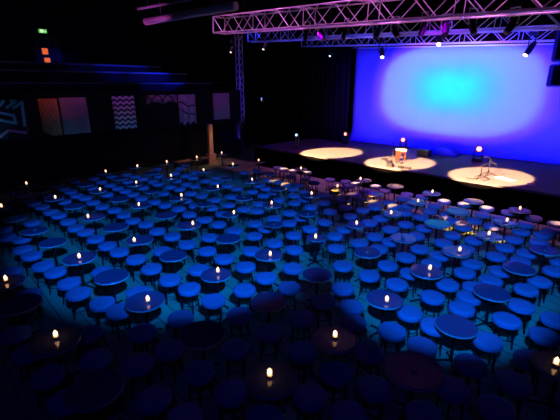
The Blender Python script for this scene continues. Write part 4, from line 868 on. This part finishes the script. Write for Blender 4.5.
  (0.925, 14.063, 0.39, 'violet-lit dim round stool below candlelit table, fifty-four percent across, forty-two percent down the photo'),
  (-6.928, 14.133, 1.44, 'bright blue round stool left of candlelit table, seventeen percent across, forty-two percent down the photo'),
  (-3.258, 14.227, 0.26, 'bright blue round stool left of candlelit table, thirty-four percent across, forty-two percent down the photo'),
  (-2.354, 14.251, 0.26, 'bright blue round stool right of candlelit table, thirty-nine percent across, forty-two percent down the photo'),
  (-6.419, 14.468, 0.13, 'bright blue round stool right of candlelit table, twenty percent across, forty-two percent down the photo'),
  (-5.518, 14.468, 1.18, 'bright blue round stool left of bare table, twenty-four percent across, forty-two percent down the photo'),
  (0.434, 14.468, 1.18, 'bright blue round stool below candlelit table, fifty-two percent across, forty-two percent down the photo'),
  (-4.661, 14.542, 0.26, 'bright blue round stool right of bare table, twenty-eight percent across, forty-two percent down the photo'),
  (-3.626, 14.617, 0.79, 'bright blue round stool left of candlelit table, thirty-three percent across, forty-two percent down the photo'),
  (-5.975, 14.845, 1.18, 'bright blue round stool below candlelit table, twenty-three percent across, forty-one percent down the photo'),
  (-0.391, 14.923, 0.13, 'bright blue round stool left of candlelit table, forty-eight percent across, forty-one percent down the photo'),
  (-4.139, 15.054, 0.92, 'bright blue round stool right of bare table, thirty-one percent across, forty-one percent down the photo'),
  (-3.367, 15.133, 0.92, 'dim blue round stool left of candlelit table, thirty-five percent across, forty-one percent down the photo'),
  (1.075, 15.133, 1.31, 'amber-lit pale round stool right of candlelit table, fifty-five percent across, forty-one percent down the photo'),
  (-1.419, 15.187, 0.52, 'dim blue round stool right of candlelit table, forty-four percent across, forty-one percent down the photo'),
  (0.52, 15.46, 0.0, 'amber-lit pale round stool left of candlelit table, fifty-two percent across, forty percent down the photo'),
  (-0.924, 15.46, 0.0, 'dim blue round stool right of candlelit table, forty-six percent across, forty percent down the photo'),
  (0.155, 15.751, 0.65, 'amber-lit pale round stool left of candlelit table, fifty-one percent across, forty percent down the photo'),
  (-5.093, 15.887, 1.44, 'dim blue round stool left of candlelit table, twenty-eight percent across, forty percent down the photo'),
  (-4.145, 15.887, 0.65, 'dim blue round stool right of candlelit table, thirty-two percent across, forty percent down the photo'),
  (-0.097, 16.083, 1.31, 'dim blue round stool right of candlelit table, fifty percent across, forty percent down the photo'),
  (-4.115, 16.649, 0.13, 'dim blue round stool left of candlelit table, thirty-three percent across, thirty-nine percent down the photo'),
]
def make_table(D, label):
    r = D / 2
    t = thing('round_table', label, 'table', (0, 0, 0), 0, 'round cabaret tables')
    bm = bmesh.new(); lathe(bm, [(0, .585), (r - .03, .585), (r - .012, .590), (r - .006, .606), (r - .003, .612), (r - .008, .62), (0, .62)], 40); obj('tabletop', bm, TOP, t, True)
    bm = bmesh.new(); lathe(bm, [(r - .012, .588), (r, .589), (r + .002, .596), (r, .606), (r - .006, .6062), (r - .012, .588)], 40); obj('edge_band', bm, RIM, t, True)
    bm = bmesh.new(); lathe(bm, [(0, .04), (.028, .04), (.024, .10), (.022, .5), (.05, .57), (.10, .584), (0, .584)], 16); obj('column', bm, BLACK, t, True)
    for k in range(4):
        a = k * PI / 2; ca, sa = math.cos(a), math.sin(a)
        bm = bmesh.new(); tube(bm, (.02 * ca, .02 * sa, .05), (.21 * ca, .21 * sa, .022), .014, .011, 8); lathe(bm, [(0, 0.001), (.02, 0.001), (.02, .02), (0, .024)], 10, at=(.21 * ca, .21 * sa, 0)); obj('foot', bm, BLACK, t)
    return t
def make_stool(label):
    t = thing('round_stool', label, 'stool', (0, 0, 0), 0, 'round padded stools on the hall floor')
    bm = bmesh.new(); lathe(bm, [(0, .368), (.176, .368), (.186, .373), (.1915, .388), (.193, .425), (.190, .445), (.178, .457), (.12, .462), (0, .464)], 32); obj('seat', bm, SEAT, t, True)
    for k in range(4):
        a = k * PI / 2 + PI / 4; ca, sa = math.cos(a), math.sin(a)
        bm = bmesh.new(); tube(bm, (.115 * ca, .115 * sa, .3685), (.15 * ca, .15 * sa, 0.001), .0125, .0125, 8); obj('leg', bm, BLACK, t)
    bm = bmesh.new(); n = 24
    for i in range(n):
        a, b = 2 * PI * i / n, 2 * PI * (i + 1) / n
        tube(bm, (.136 * math.cos(a), .136 * math.sin(a), .15), (.136 * math.cos(b), .136 * math.sin(b), .15), .008, n=6)
    obj('foot_ring', bm, BLACK, t, True)
    return t
def make_candle(lit, label):
    t = thing('glass_candle' if lit else 'glass_candle_holder', label, 'candle', (0, 0, 0), 0, 'lit candles on the tables' if lit else 'unlit glass holders on the tables')
    bm = bmesh.new(); lathe(bm, [(0, .0), (.033, .0), (.037, .006), (.040, .085), (.038, .085), (.035, .01), (0, .01)], 20); obj('glass_cup', bm, GLASS, t, True)
    bm = bmesh.new(); lathe(bm, [(0, .011), (.032, .011), (.032, .034), (.006, .032), (0, .032)], 16); obj('wax', bm, WAX, t, True)
    if lit:
        bm = bmesh.new(); lathe(bm, [(0, .034), (.018, .042), (.026, .058), (.022, .082), (.010, .108), (0, .125)], 14); obj('flame', bm, FLAME, t, True)
    return t
protos = {}
for x, y, D, rz, label, cd in TBL:
    if D not in protos:
        o = protos[D] = make_table(D, label); o.location = (x, y, 0); o.rotation_euler[2] = rz
    else: dup(protos[D], (x, y, 0), rz, label)
    if cd:
        lit, cx, cy, cl = cd
        k = 'c%d' % lit
        if k not in protos: o = protos[k] = make_candle(lit, cl); o.location = (cx, cy, .6212)
        else: dup(protos[k], (cx, cy, .6212), 0, cl)
stool = None
for x, y, rz, label in STL:
    if stool is None: stool = make_stool(label); stool.location = (x, y, 0); stool.rotation_euler[2] = rz
    else: dup(stool, (x, y, 0), rz, label)

# ------------------------------------------------------------------ light
def spot(name, loc, to, col, power, deg, blend=.4, sx=1., r=.05):
    l = bpy.data.lights.new(name, 'SPOT'); l.color = col; l.energy = power; l.spot_size = math.radians(deg); l.spot_blend = blend; l.shadow_soft_size = r
    o = bpy.data.objects.new(name, l); C.objects.link(o); o.location = loc
    o.rotation_euler = (Vector(to) - Vector(loc)).to_track_quat('-Z', 'Y').to_euler(); o.scale = (sx, 1, 1)
    return o
def Wp(u, v, z): return tuple(W(u, v, z))
spot('blue_spot', (1.6, -2.0, 7.6), (-2.4, 9.6, 0), (.0, .13, 1), 10500, 25, .45, 1.38)
spot('blue_spot', (-1.0, -2.0, 7.6), (3.45, 7.75, 0), (.0, .13, 1), 8800, 22.6, .4, 1.0)
spot('dim_blue_fill', (0, -2.4, 7.6), (0, 6, 0), (.0, .02, 1), 110, 84, 1)  # added wide fill, lifts the dark stools to navy
# three peach pools on the stage
for u in (-10.47, -7.19, -3.96, -.7):
    spot('pool_spot', Wp(u, 0, 7.3), Wp(u, 13.55, .9), (1, .54, .27), 240000, 5.05, .05, 1.83)
def shaped(name, loc, to, power, hx, hy, ex, stops):
    o = spot(name, loc, to, (1, 1, 1), power, 120, .1)
    l = o.data; l.use_nodes = True; nt = l.node_tree; em = nt.nodes['Emission']
    tc = nt.nodes.new('ShaderNodeTexCoord'); s = nt.nodes.new('ShaderNodeSeparateXYZ'); nt.links.new(tc.outputs['Normal'], s.inputs[0])
    ab = lambda x: math_node(nt, 'ABSOLUTE', x)
    fx = math_node(nt, 'DIVIDE', ab(math_node(nt, 'DIVIDE', s.outputs[0], s.outputs[2])), hx)
    fy = math_node(nt, 'DIVIDE', ab(math_node(nt, 'DIVIDE', s.outputs[1], s.outputs[2])), hy)
    r = math_node(nt, 'POWER', math_node(nt, 'ADD', math_node(nt, 'POWER', fx, ex), math_node(nt, 'POWER', fy, ex)), 1 / ex)
    cr = nt.nodes.new('ShaderNodeValToRGB'); nt.links.new(math_node(nt, 'DIVIDE', r, 1.25), cr.inputs[0])
    el = cr.color_ramp.elements
    el[0].position = 0; el[0].color = (*stops[0][1], 1); el[1].position = 1; el[1].color = (0, 0, 0, 1)
    for p, c in stops[1:]:
        e = el.new(p); e.color = (*c, 1)
    nt.links.new(cr.outputs[0], em.inputs[0]); em.inputs[1].default_value = 1
# magenta on the front truss, and the ceiling pipes
for u in (-10.6, -7.6, -4.6, -1.6):
    shaped('magenta_batten', Wp(u, 7.2, 8.85), Wp(u, 8.95, 5.5), 780, .62, .085, 8,
           ((0, (.9, .18, .85)), (.6, (.9, .18, .85)), (.72, (.7, .12, .6)), (.82, (.08, .01, .08)), (.95, (0, 0, 0))))
spot('magenta_spot', Wp(-13.2, 6.2, 4.4), Wp(-14.6, 8.4, 6.0), (1, .10, .8), 120, 60, .7)
# unseen blue lamps added below to brighten the two upstage trusses
for u in (-12.5, -8.6, -4.4):
    spot('truss_blue_fill', Wp(u, 14.2, 1.3), Wp(u + .2, 14.7, 5.6), (.03, .04, 1), 1700, 75, .7)
spot('tower_uplight', Wp(-17.0, 14.0, .5), Wp(-18.5, 15.2, 3.4), (.10, .06, 1), 260, 50, .7)
# violet wash over the front rows
spot('violet_spot', Wp(-5, 9.2, 5.0), Wp(-4.6, 10.9, .4), (.16, .04, 1), 110, 95, .6)
# faint violet over the stage boards
for u in (-10, -5.5):
    spot('violet_stage_spot', Wp(u, 11.6, 5.6), Wp(u, 14.8, .9), (.42, .0, 1), 260, 100, .7)
# blue flood and shaped projection on the backdrop
shaped('screen_projector', Wp(-7.4, 9.9, 4.75), Wp(-7.1, 17.4, 3.58), 11500, .50, .272, 2.8,
       ((0, (0, .80, .3)), (.15, (0, .70, .3)), (.30, (.05, .42, .3)), (.46, (.20, .32, .28)), (.66, (.25, .26, .27)), (.745, (.16, .03, .2)), (.85, (0, .0, .03))))
shaped('blue_flood', Wp(-6.2, 10.2, 4.7), Wp(-6.2, 17.4, 3.15), 5200, 1.0, .36, 6,
       ((0, (0, .002, 1)), (.6, (0, .002, .9)), (.72, (0, .0, .7)), (.82, (0, 0, .1)), (.95, (0, 0, .03))))
# magenta from above and blue-teal from below on the balcony banners
for v, z0, z1 in BANS:
    spot('banner_toplight', Wp(-15.4, v, z1 + .75), Wp(-16, v, z1 - .35), (1 if v < 7 else .75, .22 if 4 < v < 5.3 else .13, .16 if 4 < v < 4.6 else .95), 5, 75, .8)
    spot('banner_uplight', Wp(-15.4, v, z0 - .7), Wp(-16, v, z0 + .3), (.04, .55, .8) if v < 3.6 else (.04, .40, .85), 9 if v < 3.6 else 2.6, 75, .8)
# blue light along the balcony tiers
spot('blue_balcony_spot', Wp(-13.4, 13.2, 6.2), Wp(-18.8, 9.6, 4.3), (.01, .02, 1), 3000, 27, .7)
# warm lamp on the timber post
spot('post_downlight', Wp(-15.0, 11.6, 1.85), Wp(-16.05, 11.0, .6), (1, .45, .12), 40, 95, .7)
# slivers of peach light on the front rows

for x, y in [(0.15, 15.75), (0.52, 15.46), (1.08, 15.13), (3.27, 12.92), (2.68, 13.3), (4.89, 11.12), (5.37, 10.83), (5.82, 10.44), (6.89, 9.13)]:
    spot('row_spot', (x + 3.0, y + 3.0, 5.0), (x - .03, y - .02, .46), (1, .44, .15), 14000, 2.6, .4)
for x, y in [(-0.07, 13.82), (0.32, 13.37), (2.04, 12.04), (2.49, 11.63), (2.92, 11.25), (3.37, 10.79), (4.34, 9.68), (4.69, 9.29), (5.23, 8.79)]:
    spot('row_spot', (x - 7.2, y - 7.2, 7.3), (x, y, .30), (1, .36, .05), 60000, 1.15, .5)

w = bpy.data.worlds.new('hall_dark'); bpy.context.scene.world = w; w.use_nodes = True
w.node_tree.nodes['Background'].inputs[0].default_value = (.0, .0, .002, 1); w.node_tree.nodes['Background'].inputs[1].default_value = 1

# ------------------------------------------------------------------ camera
cam = bpy.data.cameras.new('camera'); cam.sensor_width = 36; cam.lens = 389 / 560 * 36; cam.clip_end = 100
co = bpy.data.objects.new('camera', cam); C.objects.link(co); co.location = (0, 0, 3.73)
co.rotation_euler = (PI / 2 - math.atan(125 / 389), 0, 0)
sc = bpy.context.scene; sc.camera = co
sc.view_settings.view_transform = 'Standard'; sc.view_settings.look = 'None'; sc.view_settings.exposure = 0; sc.view_settings.gamma = 1
sc.view_settings.use_curve_mapping = False
sc.cycles.use_denoising = True; sc.cycles.max_bounces = 6; sc.cycles.sample_clamp_indirect = 4
